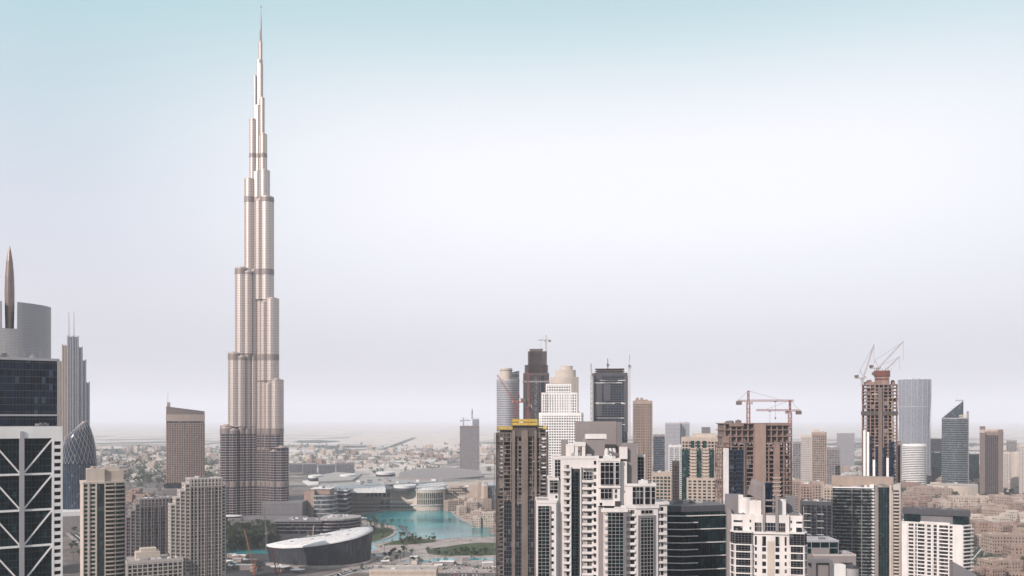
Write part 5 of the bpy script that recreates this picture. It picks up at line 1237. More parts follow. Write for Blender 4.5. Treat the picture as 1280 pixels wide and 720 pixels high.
# group behind the brown concrete tower
far_tower('residential_tower', 'slim tall beige tower in the haze right of the red tower crane', 1015, 1033, 541, 1400, 22, glass='g_grey', wall='beige', bay=3, pier=(1, .6), slab=(1, .3), extra=crown(.05, .5, 537, 'cream2'))
far_tower('residential_tower', 'grey-brown hazy tower just right of the slim tall beige one', 1033, 1050, 560, 1500, 24, glass='g_grey', wall='greywall', bay=4, pier=(1.2, .5))
far_tower('residential_tower', 'pale grey hazy tower just left of the slim tall beige one', 1001, 1014, 545, 1800, 24, glass='g_pale', wall='cream2', bay=4)
far_tower('residential_tower', 'small brownish hazy tower partly behind the tall red crane mast', 991, 1001, 553, 1600, 22, glass='g_grey', wall='greywall')
far_tower('office_building', 'wide low blue-grey hazy block between the beige tower and the tall concrete tower', 1046, 1068, 542, 3000, 40, glass='g_pale', wall='greywall', cat='office block')
# right edge group
def wx(t, w, d, z1, s):
    n = 24
    def shape(mb):
        rings = [(0, 1.0), (t.z(560), .99), (t.z(530), .96), (t.z(505), 1.0), (t.z(474), 1.04)]
        for (za, fa), (zb_, fb_) in zip(rings, rings[1:]): mb.prism(ell(w/2*fa, d/2*fa, n, 0, d/2), za, zb_, ell(w/2*fb_, d/2*fb_, n, 0, d/2))
    t.part('curved_shell', 'g_pale', shape)
    t.part('shell_ribs', 'silver', lambda mb: [mb.bar((w/2*.98*cos(a), d/2+d/2*.98*sin(a)-.4, 0), (w/2*1.03*cos(a), d/2+d/2*1.03*sin(a)-.4, t.z(474)), .9) for a in [pi+pi*k/9 for k in range(10)]])
    t.part('belt', 'silver', lambda mb: [mb.prism(ell(w/2*1.0, d/2*1.0, n, 0, d/2), t.z(y)-.8, t.z(y)+.8) for y in (508, 475)])
t = Tower('office_tower', 'tall pale waisted glass tower in the haze, just right of the tall concrete tower', 1143, 2400, (0,), r=45)
wx(t, 41/t.s, 56, t.z(474), t.s); roofstuff(t, -25, 25, 8, 44, t.z(474), 12, 5, ('silver', 'roofwhite')); t.done()
far_tower('office_building', 'round white banded block at the foot of the pale waisted tower', 1128, 1158, 556, 2100, 44, plan='round', glass='g_grey', wall='white2', slab=(2.0, .8), pier=None, fh=4.2, cat='office block')
def xx(t, w, d, z1, s):
    def top(mb): mb.prism([(-w*.47, -.5), (w*.30, -1.5), (w*.30, d), (-w*.47, d)], z1-2, lambda x, y: t.z(522)+(min(x, w*.02)+w*.47)/(w*.49)*(t.z(501)-t.z(522)))
    t.part('slanted_crown', 'g_slate', top)
    t.part('crown_steps', 'silver', lambda mb: [mb.box(-w*.47+w*.08*k-.3, -w*.47+w*.08*k+4.5, -1.9, 6, t.z(521.5)+k*4.6, t.z(521.5)+k*4.6+1.3) for k in range(6)])
    t.part('crown_rim', 'silver', lambda mb: mb.box(-w*.0, w*.31, -1.8, d, t.z(501), t.z(499.7)))
    t.part('white_flank', 'cream2', lambda mb: [mb.box(w*.14+.25*max(0, 12-k)*.35, w*.45, -2.2, d, 10+4*k, 12.1+4*k) for k in range(int((t.z(517)-10)/4))])
    t.part('edge_fin', 'greywall', lambda mb: mb.box(w*.42, w*.5, -1, d, 0, t.z(514)))
    t.part('mast', 'palesteel', lambda mb: (mb.bar((w*.05, 8, t.z(500)), (w*.02, 8, t.z(496)), .5), mb.bar((w*.05, 8, t.z(500)), (w*.12, 8, t.z(496.5)), .5)))
far_tower('office_tower', 'green glass tower with a diagonally cut top and white banded flank, right side', 1177, 1211, 523, 1980, 38, plan='bow', glass='g_slate', wall='silver', fh=5, slab=(.6, .3), pier=None, extra=xx, top=1)
def yx(t, w, d, z1, s):
    for a, b, y in ((0, .24, 533), (.78, 1.0, 537)): t.part('corner_shaft', 'brown', lambda mb: mb.box(-w/2+w*a, -w/2+w*b, -2, d*.7, 0, t.z(y)))
    t.part('crown_band', 'cream', lambda mb: (mb.box(-w*.5, -w*.28, -2.2, 10, t.z(541), t.z(537)), mb.box(-w*.22, w*.5, -1, 10, t.z(541), t.z(536.5))))
    t.part('corner_cap', 'darkbrown', lambda mb: mb.box(-w*.5, -w*.28, 0, 10, t.z(537), t.z(533.5)))
    t.part('arch_screen', 'concrete_r', lambda mb: mb.box(-w*.2, w*.3, -1.4, -1, t.z(544), t.z(539)))
    t.part('vertical_fins', 'brown', lambda mb: [mb.box(-w/2+w*f, -w/2+w*f+.9, -2.6, 0, 0, t.z(541)) for f in (.05, .15, .3, .38, .46, .54, .62, .7, .82, .92)])
far_tower('office_tower', 'dark brown ribbed tower with a pale crown, at the right above the low houses', 1224.5, 1254, 541, 1750, 36, glass='g_navy', wall='brown', slab=(.5, .25), pier=None, extra=yx)
far_tower('office_building', 'flat dark teal glass block left of the green diagonal-topped tower', 1164.5, 1177, 566, 2200, 22, glass='g_teal', wall='darkgrey', slab=None, pier=None, cat='office block', top=.6)
far_tower('office_building', 'flat dark teal glass block right of the green diagonal-topped tower', 1209, 1224, 568, 2200, 22, glass='g_teal', wall='darkgrey', slab=None, pier=None, cat='office block', top=.6)
far_tower('residential_tower', 'pale grey hazy tower with rounded shoulders, at the right edge', 1263, 1279, 566, 1900, 26, plan='round', glass='g_pale', wall='cream2', bay=5)
far_tower('residential_tower', 'small dark hazy tower top behind the pale right edge tower', 1258, 1271, 551, 2300, 26, glass='g_grey', wall='greywall')
far_tower('residential_tower', 'light hazy tower cut off by the right edge', 1274, 1292, 556, 1800, 26, plan='cut', glass='g_pale', wall='cream2')
far_tower('residential_tower', 'wide pale hazy tower left of the pale right edge tower', 1254.5, 1264, 566, 2000, 26, glass='g_pale', wall='cream2')
far_tower('office_building', 'brown block low behind the waisted tower', 1160, 1177, 549, 2600, 30, glass='g_grey', wall='brown', cat='office block')
far_tower('unfinished_tower', 'dark unfinished midrise with white slab edges, between second white tower and green balcony slab', 1001, 1040, 628, 900, 20, glass='g_black', wall='darkgrey', bay=5, pier=(.8, .8), slab=(.5, .6), fh=3.5, extra=lambda t, w, d, z1, s: (t.part('white_slab_edge', 'roofwhite', lambda mb: [mb.box(-w/2+w*a, -w/2+w*b, -1.3, -.6, z1-12-7*k, z1-11.5-7*k) for k in range(8) for a, b in ((.1, .32), (.52, .74))]), t.part('corner_column', 'silver', lambda mb: mb.box(-w*.42, -w*.4, -1.4, -.7, 0, z1-4))))
far_tower('residential_tower', 'small pale tower with green windows behind the white penthouse, centre right', 815, 839, 592, 1000, 22, glass='g_green', wall='cream', bay=4, pier=(1.2, .5))
far_tower('residential_tower', 'beige midrise partly behind the small pale tower', 803, 822, 605, 1150, 22, glass='g_window', wall='greywall')
for px0, px1, yt, D, wl, lb in ((1000, 1016, 606, 1150, 'pinkbeige', 'pinkish'), (1015, 1030, 603, 1250, 'beige', 'beige'), (1029, 1042, 608, 1180, 'cream', 'cream'), (975, 1001, 600, 1350, 'beige', 'broad beige')):
    far_tower('apartment_block', lb+' midrise in the dense quarter right of the brown concrete tower', px0, px1, yt, D, 20, rot=(R(8),), glass='g_window', wall=wl, bay=4, pier=(1.6, .4), slab=(1.5, .3), cat='apartments')

# ------------------------------------------------------------------ unseen towers added round the viewpoint to darken the tall tower's reflections
rs = random.Random(3); spots = []
for k in range(400):
    x = rs.uniform(-2200, 2200); y = rs.uniform(-1500, 1500)
    if abs(x) < (max(y, 0)*.60+70) and y > -260: continue
    if y < 0 and abs(x) < 120 and y > -300: continue
    if x < 0 and y < 900 and x > -900 and y > -700: continue       # keeps the sun's path to the near towers open
    if all((x-a)**2+(y-b)**2 > 130**2 for a, b in spots): spots.append((x, y))
    if len(spots) > 60: break
protos = []
for q in range(4):
    t = empty('unseen_city_tower', (0, 0, 0)); w, d, h = ((34, 30, 150), (42, 26, 190), (30, 30, 120), (60, 24, 100))[q]
    mb = MB(); p = rect(w, d); mb.prism(p, 0, h); mb.build('glazing', M[('g_navy', 'g_teal', 'g_window', 'g_grey')[q]], t)
    mb = MB(); slabs(mb, p, 0, h, 3.8, 1.0, .4); piers(mb, p, 0, h, 5, .8, .5); mb.build('facade_grid', M[('midgrey', 'greywall', 'brown', 'beige')[q]], t); protos.append(t)
def copy_tree(o, parent=None):
    c = o.copy(); col.objects.link(c); c.parent = parent
    for ch in list(o.children): copy_tree(ch, c)
    return c
for k, (x, y) in enumerate(spots):
    o = protos[k % 4] if k < 4 else copy_tree(protos[k % 4]); o.location = (x, y, 0); o.rotation_euler.z = rs.uniform(0, 1.5)
    tag(o, 'unseen city tower added for reflections', 'tower', 'added city towers outside the frame'); FOOT.append((x, y, 35))

# ------------------------------------------------------------------ curved hall (ship-shaped) by the lake
def hall():
    D = 985.; cx, cy = X(396.5, D), D; t = empty('curved_hall', (cx, cy, 0)); t.scale = (.94, 1, 1); FOOT.append((cx, cy+20, 60))
    tag(t, 'ship-shaped concert hall with a smooth white roof and dark glass sides, by the lake', 'concert hall')
    # plan outline (world-scale metres) from a bow on the left to a rounded stern on the right
    near = [(-64, 12), (-52, 1), (-36, -9), (-16, -16), (4, -18), (24, -14), (42, -4), (54, 10), (60, 26)]
    far_ = [(60, 40), (54, 54), (42, 62), (24, 58), (4, 48), (-20, 36), (-44, 24)]
    top = smooth_poly(near+far_, 4)
    zt = lambda x, y: 21.5+13*max(0, min(1, (x+60)/120))**1.5+.07*max(0, y)
    bot = [(x*.93+1, (y-20)*.84+20) for x, y in top]; n = len(top)
    mb = MB(); mb.v += [(x, y, 0) for x, y in bot]+[(x*.985, (y-20)*.97+20, zt(x, y)-1.6) for x, y in top]
    for i in range(n): j = (i+1) % n; mb.f.append((i, j, n+j, n+i))
    g = mb.build('glass_hull', glassm('hall_glass', (.045, .05, .06), cell=(6, 6, 9), blind=0, var=.18, rough=.2), t)
    fr = MB()
    for i in range(0, n, 1):
        a = Vector((*bot[i], 0)); b = Vector((top[i][0]*.985, (top[i][1]-20)*.97+20, zt(*top[i])-1.6)); fr.bar(a, b, .35)
    for f in (.33, .66):
        for i in range(n):
            j = (i+1) % n; A = [Vector((*bot[q], 0)).lerp(Vector((top[q][0]*.985, (top[q][1]-20)*.97+20, zt(*top[q])-1.6)), f) for q in (i, j)]; fr.bar(A[0], A[1], .22)
    fr.build('hull_frames', M['darkgrey'], g)
    # roof shell: rings shrinking inward with a slight dome
    mb = MB(); K = 6; cxx, cyy = 4, 22
    rings = []
    for k in range(K+1):
        f = 1-k/(K+.35)
        rings.append([(cxx+(x-cxx)*f, cyy+(y-cyy)*f, zt(x, y)*f+zt(cxx, cyy)*(1-f)+4.5*(1-f*f)) for x, y in top])
    mb.v += [(x, y, z-1.7) for x, y, z in rings[0]]
    for r_ in rings: mb.v += r_
    for k in range(K+1):
        for i in range(n): j = (i+1) % n; mb.f.append((k*n+i, k*n+j, (k+1)*n+j, (k+1)*n+i))
    mb.f.append(tuple((K+1)*n+i for i in range(n)))
    r_ = mb.build('roof_shell', M['roofwhite'], t, smooth=True)
    def roofz(x, y):
        return zt(cxx, cyy)+4.5+.6
    sc_ = MB(); q = [(18, 44), (26, 48), (36, 47), (40, 42), (34, 39), (24, 40)]; sc_.prism(smooth_poly(q), 30, 36.2); sc_.build('roof_well', M['roofdark'], r_)
    sc_ = MB(); last = None
    for k in range(9):
        p = (-28+k*5.2, 16-.3*k-(k-4)**2*.08, 29.2+k*.58)
        if last: sc_.bar(last, p, 1.2, .5)
        last = p
    sc_.build('roof_slot', M['roofdark'], r_)
    sm = MB()
    for k in (1, 2, 3, 4):
        for i in range(n): a_ = Vector(rings[k][i]); b_ = Vector(rings[k][(i+1) % n]); sm.bar(a_, b_, .3, .25)
    for i in range(0, n, 3):
        for k in range(K-1): sm.bar(rings[k][i], rings[k+1][i], .3, .25)
    sm.build('roof_seams', M['silver'], r_)
    for q_ in range(9):
        k_ = 2+q_ % 3; p_ = Vector(rings[k_][(q_*7+5) % n]); um = MB(); um.box(p_.x-1.5, p_.x+1.5, p_.y-1.2, p_.y+1.2, p_.z-.3, p_.z+1.0); um.build('roof_unit', M['silver'], r_)
    sc_ = MB(); sc_.bar((-20, 56, 0), (-18, 56, 38), .7); sc_.build('pylon', M['cream2'], t)
    mb = MB(); pl = smooth_poly([(x*1.06, (y-20)*1.1+20) for x, y in near+far_], 2); mb.prism(pl, 0, 2.4); mb.build('plinth', M['pave'], t)
hall()

# ------------------------------------------------------------------ shopping mall behind the lake
def mall():
    D = 1590.; t = Tower('shopping_mall', 'long beige shopping mall with white skylight roofs behind the lake', 500, D, 0, 'mall', r=10)
    for a in range(380, 640, 22): FOOT.append((X(a, 1700), 1720, 110))
    s = t.s; U = lambda px, d=0: (px-500)/1100*(D+d)+(X(500, D+d)-X(500, D)); ZZ = lambda py, d=0: Z(py, D+d)
    def block(name, mat, a, b, d0, d1, z1, z0=0): 
        mb = MB(); mb.prism([(U(a, d0), d0), (U(b, d0), d0), (U(b, d1), d1), (U(a, d1), d1)], z0, z1); return mb.build(name, M[mat], t.root)
    H = ZZ(612)
    w = block('wall', 'cream2', 446, 522, 0, 150, H)
    block('wall', 'cream', 432, 447, 20, 150, H-3)
    mb = MB(); mb.prism([(U(446)-1, -1), (U(522)+1, -1), (U(522)+1, 1), (U(446)-1, 1)], H-2, H+.8); mb.build('cornice', M['cream'], t.root)
    for k in range(6):
        mb = MB(); a = 458+k*5.2; mb.box(U(a), U(a+3.4), -.6, .5, ZZ(621), ZZ(615.5)); mb.build('window', M['g_blue' if k % 2 else 'g_navy'], t.root)
    for a in (477, 483.5):
        mb = MB(); mb.box(U(a), U(a+5), -14.6, -13, 2, ZZ(624)); mb.build('window', M['g_blue'], t.root)
    w = block('arcade', 'cream', 440, 520, -14, 0, ZZ(626))
    mb = MB(); z = 3
    for fl in range(2):
        for k in range(44): mb.box(U(441)+k*2.6, U(441)+k*2.6+1.7, -14.3, -13.5, 3+fl*6, 6.5+fl*6)
    mb.build('arcade_shade_openings', M['shade_void'], w)  # proud near-black boxes, the shade of openings put into colour
    mb = MB(); mb.box(U(439), U(521), -17, -13, ZZ(631), ZZ(631)+.7); mb.box(U(439), U(521), -15, -1, ZZ(626), ZZ(626)+.8); mb.build('terrace_ledge', M['roofwhite'], w)
    # drum bay
    cx = U(532); rx = U(556)-U(532)
    mb = MB(); mb.prism(ell(rx, 26, 28, cx, 6), 0, ZZ(612)); dr = mb.build('drum_bay', M['cream2'], t.root)
    mb = MB()
    for k in range(14):
        a = -pi/2-.35+k*.11
        for z0, z1 in ((ZZ(622), ZZ(615)), (ZZ(629.5), ZZ(623))):
            x = cx+(rx+.25)*cos(a); y = 6+26.25*sin(a); mb.box(x-.9, x+.9, y-.4, y+1, z0, z1)
    mb.build('drum_windows', M['g_window'], dr)
    mb = MB(); mb.prism(ell(rx+2, 28, 28, cx, 6), ZZ(630.5), ZZ(629.6)); mb.prism(ell(rx+1, 27, 28, cx, 6), ZZ(612), ZZ(610.5)); mb.prism(ell(rx*.9, 23, 28, cx-6, 10), ZZ(610.5), ZZ(609.3)); mb.build('drum_roof', M['roofwhite'], dr)
    w = block('wall', 'cream', 556, 598, 30, 190, ZZ(606, 30)); 
    mb = MB()
    for r_ in range(3):
        for k in range(12): mb.box(U(557, 30)+k*3.3, U(557, 30)+k*3.3+2.2, 29.6, 30.5, ZZ(618-3.2*r_, 30), ZZ(616-3.2*r_, 30))
    for k in range(16): mb.box(U(556, 30)+k*3.6, U(556, 30)+k*3.6+2.6, 29.6, 30.5, 2, 7)
    mb.build('wall_windows', M['g_window'], w)
    for j in range(3):
        block('wall', ('beige', 'cream2', 'beige')[j], 597+j*4.3, 601+j*4.3, 22-3*j, 120, ZZ(606.5, 20)-j)
    block('glass_wall', 'g_grey', 610, 622, 24, 120, ZZ(607, 20))
    w = block('wall', 'cream', 600, 660, 60, 260, ZZ(606, 60))
    # roofs, low sheets at different heights
    def roof(name, mat, pts, z, th=2.5):
        mb = MB(); P = [(gp(px, py, z)) for px, py in pts]; mb.prism([(x-X(500, D), y-D) for x, y in P], z-th, z); return mb.build(name, M[mat], t.root)
    roof('roof', 'roof', [(400, 611), (520, 611), (590, 604), (640, 603), (640, 592), (500, 598), (440, 597), (400, 600)], 38)
    sk = roof('skylight_roof', 'roofwhite', [(415, 611), (482, 611), (480, 606), (418, 606)], 44, 7)
    mb = MB()
    for k in range(12):
        x, y = gp(420+k*5.3, 609.5, 44); mb.box(x-X(500, D)-2.4, x-X(500, D)+2.4, y-D-14, y-D-2, 43.8, 44.25)
    mb.build('skylight', M['g_navy'], sk)
    sk = roof('skylight_roof', 'roofwhite', [(520, 609), (556, 606.5), (600, 602.5), (598, 599.5), (552, 602.5), (524, 605)], 42, 4)
    mb = MB()
    for k in range(17):
        px = 524+k*4.4; x, y = gp(px, 607.6-(px-524)*.085, 42); mb.bar((x-X(500, D)-6, y-D-18, 42.1), (x-X(500, D), y-D+22, 42.1), 2.3, .5)
    mb.build('skylight', M['g_grey'], sk)
    roof('roof', 'roofwhite', [(386, 606), (440, 604), (470, 600), (452, 597), (400, 598), (378, 601)], 34)
    roof('roof', 'greywall', [(498, 597), (560, 599), (604, 595), (600, 588), (560, 584), (520, 586), (500, 590)], 42, 8)
    roof('roof', 'roof', [(398, 602), (440, 600), (452, 592), (420, 590), (398, 594)], 42, 5)
    for a, b, c_ in ((386, 594, 8), (425, 593, 10), (470, 590, 12), (455, 605, 9), (494, 606, 12)):
        mb = MB(); x, y = gp(a+c_, b, 45); mb.prism(ell(c_*1.7, 26, 24, x-X(500, D), y-D), 40, 45); w = mb.build('oval_roof', M['roofwhite'], t.root)
        mb = MB(); mb.prism(ell(c_*1.8, 28, 24, x-X(500, D), y-D), 36, 40.5); mb.build('oval_roof_edge', M['darkgrey'], w)
    roofz = 38.1
    for k in range(70):
        px = random.uniform(430, 630); py = random.uniform(600, 610.5); x, y = gp(px, py, roofz); w_ = random.uniform(3, 10)
        mb = MB(); mb.box(x-X(500, D)-w_/2, x-X(500, D)+w_/2, y-D-4, y-D+4, roofz-.1, roofz+random.uniform(1.5, 4)); mb.build('roof_unit', M[random.choice(('roofwhite', 'silver', 'midgrey'))], t.root)
    t.done()
mall()

def curved_office():
    D = 1400.; t = Tower('office_building', 'beige walled office with curved glass bands, right beside the tallest tower', 400, D, 0, 'office block', r=35)
    s = t.s; U = lambda px: (px-400)/s; ZZ = lambda py: Z(py, D)
    t.m('wall', 'pinkbeige').prism(box_poly(U(379), U(392), 6, 50), 0, ZZ(615)); t.m('stone_pier', 'beige').prism(box_poly(U(388.5), U(393), -1, 40), 0, ZZ(613.5))
    q = smooth_poly([(U(392), 0), (U(402), -5), (U(412), -3), (U(416), 6), (U(417), 30), (U(405), 48), (U(392), 48)], 4)
    mb = MB(); mb.prism(q, 0, ZZ(618)); g = mb.build('glazing', M['g_grey'], t.root); mb = MB(); slabs(mb, q, 6, ZZ(617), 7, 1.8, 1.0); mb.build('curved_bands', M['silver'], g)
    t.m('upper_wall', 'pinkbeige').prism(box_poly(U(393), U(411), 8, 42), ZZ(619), ZZ(612)); t.m('roof', 'roofwhite').prism(box_poly(U(387), U(413), 6, 44), ZZ(612), ZZ(611))
    roofstuff(t, U(390), U(410), 10, 40, ZZ(611), 8, 3); t.done()
    D = 1480.; t = Tower('office_building', 'dark blue glass block with white roof between curved office and mall', 424, D, 0, 'office block', r=25)
    s = t.s; U = lambda px: (px-424)/s; p = box_poly(U(414), U(433), 0, 45)
    t.m('glazing', 'g_navy').prism(p, 0, Z(614, D)); mb = MB(); slabs(mb, p, 4, Z(614, D), 8, 2.6, .8); mb.build('bands', M['silver'], t.root); t.m('roof', 'roofwhite').prism(offs(p, 1.5), Z(614, D), Z(613, D)); roofstuff(t, U(415), U(432), 4, 40, Z(613, D), 6, 2); t.done()
    D = 1265.; t = Tower('terrace_building', 'low curved terrace building with layered balconies between the hall and the lake', 420, D, 0, 'low building', r=35)
    s = t.s; U = lambda px: (px-420)/s
    q = smooth_poly([(U(400), 4), (U(420), -2), (U(436), 8), (U(446), 30), (U(440), 50), (U(420), 62), (U(400), 60)], 4)
    mb = MB(); mb.prism(q, 0, 19); g = mb.build('glazing', M['g_black'], t.root); mb = MB(); slabs(mb, q, 4, 19, 4.6, 1.6, 1.3); mb.build('terrace_bands', M['greywall'], g)
    t.m('roof', 'roof').prism(offs(q, .6), 19, 20.2); roofstuff(t, U(405), U(435), 12, 48, 20, 14, 2.5); t.done()
    D = 1260.; t = Tower('terrace_building', 'flat dark pavilion with a long thin roof at the foot of the tallest tower', 372, D, 0, 'low building', r=35)
    s = t.s; U = lambda px: (px-372)/s; p = box_poly(U(343), U(401), 0, 40)
    t.m('glazing', 'g_black').prism(p, 0, 17); mb = MB(); slabs(mb, p, 4, 17, 5, 1.0, 1.0); mb.build('bands', M['midgrey'], t.root); t.m('roof', 'midgrey').prism(offs(p, 2.5), 17, 18.5); roofstuff(t, U(345), U(398), 4, 36, 18.4, 12, 2.2); t.done()
curved_office()

# ------------------------------------------------------------------ low-rise blocks
def lowrise_proto(seed, wall, W=46, fl=4):
    r = random.Random(seed); t = empty('low_rise_block', (0, 0, 0)); w = MB(); g = MB(); tp = MB(); par = MB(); rf = MB()
    vols = []
    n = r.randint(5, 7)
    for k in range(n):
        a = r.uniform(12, 22); b = r.uniform(11, 20); h = 3.4*r.randint(max(1, fl-3), fl)+1.0
        cx = -W/2+a/2+(W-a)*k/(n-1); cy = r.uniform(-8, 8)
        p = rect(a, b, cx, cy); w.prism(p, 0, h+k*.021); rf.prism(offs(p, -.5), h+k*.021, h+.12+k*.021)
        for i in range(4):
            e = edge(p, i); l = elen(e); m_ = int(l/3.0)
            fb(par, e, 0, l-.4, h, h+.95+.01*k, -.4, .06)
            for f in range(int(h/3.4)):
                for q in range(m_):
                    if r.random() < .85:
                        u = (q+.5)*l/m_; ww = r.choice((.55, .55, .9)); fb(g, e, u-ww, u+ww, f*3.4+1.1+k*.013, f*3.4+2.8, -.1, .05)
        if r.random() < .6: ax = cx+r.uniform(-3, 3); tp.box(ax-2.2, ax+2.2, cy-2.2, cy+2.2, h, h+r.uniform(2.5, 5.5))
        for q in range(3): ax = cx+r.uniform(-a/3, a/3); ay = cy+r.uniform(-b/3, b/3); tp.box(ax-.9, ax+.9, ay-.7, ay+.7, h, h+1.3)
    w.build('wall', M[wall], t); rf.build('roof', M[('roofwhite', 'roof', 'cream2')[seed % 3]], t); tag(g.build('window', M['g_window'], t), kind='stuff'); par.build('parapet', M[wall], t); tp.build('roof_structure', M[wall], t)
    return t
walls = ['pinkbeige', 'beige', 'cream', 'pinkbeige', 'beige', 'cream2']
LR = [lowrise_proto(40+i, walls[i], 42+3*i, 4+i % 3) for i in range(6)]; used = set()
def place_low(x, y, k, rz, label, group, cat='houses', sc_=1.0, chk=True):
    if chk and any((x-a)**2+(y-b)**2 < (r+22)**2 for a, b, r in FOOT): return None
    k %= 6; o = LR[k] if k not in used else copy_tree(LR[k]); used.add(k)
    o.location = (x, y, 0); o.rotation_euler.z = rz; o.scale = (sc_,)*3; tag(o, label, cat, group); FOOT.append((x, y, 20*sc_)); return o
# souk by the lake
for k, (px, py, lb) in enumerate([(572, 638, 'left rear part of the beige souk block where it meets the mall quay'), (588, 643, 'beige souk block with stepped roofs, highest by the lake'), (603, 649, 'beige souk block above the right shore of the lake'), (610, 658, 'beige square-windowed house standing at the water on the right shore'), (606, 636, 'rear beige souk block beside the concrete tower'), (586, 636.5, 'beige souk block rearmost against the mall')]):
    x, y = gp(px, py); place_low(x, y, (1, 2, 4, 2, 1, 5)[k], (.5, .35, -.3, 0, .2, .1)[k], lb, None, 'souk', 1.0, False)
# old town quarter at the right
rr = random.Random(11); n = 0
spots_px = [(1140, 640), (1222, 650), (1248, 652), (1276, 656), (1300, 650), (1232, 665), (1260, 671), (1284, 676), (1232, 682), (1262, 690), (1210, 640), (1236, 640), (1262, 640), (1288, 638), (1150, 630), (1128, 628), (1175, 634), (1195, 640), (1305, 668), (1215, 668), (1290, 700), (1255, 722), (1282, 724), (1230, 728)]
nm_ = ['brownish old-style house block left of the dark roof slab, upper', 'pink-beige house block beyond the white slab, in the first row', 'pink-beige house block with dotted windows in the middle of the old quarter', 'pink-beige house block at the right edge, upper']
for k, (px, py) in enumerate(spots_px):
    x, y = gp(px, py); place_low(x, y, rr.randint(0, 5), rr.uniform(-.5, .5), 'pink-beige low-rise block of the old quarter at the right edge', 'low-rise blocks of the old quarter at the right', 'houses', rr.uniform(.95, 1.3), False)
# dense quarters in the middle distance
def scatter(n, x0, x1, y0, y1, label, group, seed, smin=.8, smax=1.4):
    r = random.Random(seed); c = 0
    for k in range(n*5):
        if c >= n: break
        # even over the ground, denser near
        py = r.uniform(y0, y1); px = r.uniform(x0, x1); x, y = gp(px, py)
        if place_low(x, y, r.randint(0, 5), r.choice((0, 1.57))+r.uniform(-.15, .15), label, group, 'buildings', r.uniform(smin, smax)): c += 1
scatter(28, 800, 860, 586, 640, 'pale low-rise block in the dense quarter between the white tower and the cream tower', 'blocks of the quarter right of the white balcony tower', 5)
scatter(34, 970, 1050, 575, 650, 'beige low-rise block in the dense quarter right of the brown concrete tower', 'blocks of the quarter right of the brown concrete tower', 6)
scatter(26, 1122, 1290, 588, 634, 'pale low-rise block around the feet of the dark brown and green right-hand towers', 'blocks around the right-hand towers', 8)
scatter(14, 60, 215, 616, 660, 'low block between the left towers', 'blocks between the left towers', 9, .7, 1.0)
scatter(12, 610, 690, 600, 700, 'low block glimpsed around the concrete tower', 'blocks around the yellow-topped tower', 10, .7, 1.0)
scatter(30, 365, 640, 560, 582, 'pale low block beyond the mall on the plain', 'blocks beyond the mall', 12, .8, 1.3)
scatter(44, 110, 300, 562, 602, 'pale low block on the plain left of the tallest tower', 'blocks on the left plain', 13, .7, 1.2)
# tiny far houses: plain parapeted boxes of varied make
vil = []
for q in range(5):
    r = random.Random(70+q); mb = MB()
    for k in range(2+q % 3):
        a = r.uniform(10, 24); b = r.uniform(8, 18); h = r.uniform(4, 11); cx = r.uniform(-12, 12); cy = r.uniform(-9, 9)
        mb.box(cx-a/2, cx+a/2, cy-b/2, cy+b/2, 0, h+.02*k)
        for e4 in range(4): fb(mb, edge(rect(a, b, cx, cy), e4), 0, 6, h, h+.8+.01*e4+.03*k, -.4, .05)
        mb.box(cx-2, cx+2, cy-2, cy+2, h, h+2.5)
    vil.append(mb.build('villa', M[('offwhite', 'cream2', 'greywall', 'beige', 'roofwhite')[q]]))
r = random.Random(21); first = set(); extra = [MB() for _ in range(3)]; cnt = 0
taken = set(); zones = [(110, 290, 560, 604, 3), (360, 640, 562, 586, 2.6), (985, 1295, 553, 612, 3), (640, 990, 552, 575, 1), (20, 120, 560, 600, .4)]
while cnt < 640:
    z = r.choices(zones, [a[4] for a in zones])[0]; py = z[2]+(z[3]-z[2])*r.random()**1.1; px = r.uniform(z[0], z[1]); x, y = gp(px, py)
    ca, sa = cos(.42), sin(.42); gx, gy = x*ca+y*sa, -x*sa+y*ca; gx = (round(gx/44)+.12*(int(gx/44) % 3))*44; gy = round(gy/38)*38
    if round(gx/44) % 5 == 0 or round(gy/38) % 4 == 0 or (gx, gy) in taken: continue
    taken.add((gx, gy)); x, y = gx*ca-gy*sa, gx*sa+gy*ca
    if any((x-a)**2+(y-b)**2 < (q+16)**2 for a, b, q in FOOT): continue
    if sin(x*.0021+1)*cos(y*.0013) < -.35: continue
    cnt += 1
    if cnt <= 290 and y < 4500:
        k = r.randint(0, 4); o = vil[k] if k not in first else vil[k].copy()
        if k in first: col.objects.link(o)
        first.add(k); o.location = (x, y, 0); o.rotation_euler.z = .42+r.choice((0, 1.571)); o.scale = (r.uniform(.75, 1.2),)*3
        side = 'left of the tallest tower' if px < 300 else ('beyond the mall' if px < 640 else ('behind the central towers' if px < 985 else 'behind the right-hand towers'))
        tag(o, 'small pale villa on the hazy plain '+side, 'villa', 'small villas on the plain '+side)
    else:
        m_ = r.choice(extra); a = r.uniform(10, 45); b = r.uniform(10, 30); h = r.uniform(4, 16); m_.box(x-a/2, x+a/2, y-b/2, y+b/2, 0, h); m_.box(x-a/4, x, y-b/4, y, h, h+3)
for m_, mt in zip(extra, ('offwhite', 'cream2', 'greywall')): tag(m_.build('distant_town', M[mt]), 'far scattered town of tiny pale buildings fading into the haze', 'town', kind='stuff')
for i, v in enumerate(vil):
    if i not in first: bpy.data.objects.remove(v)

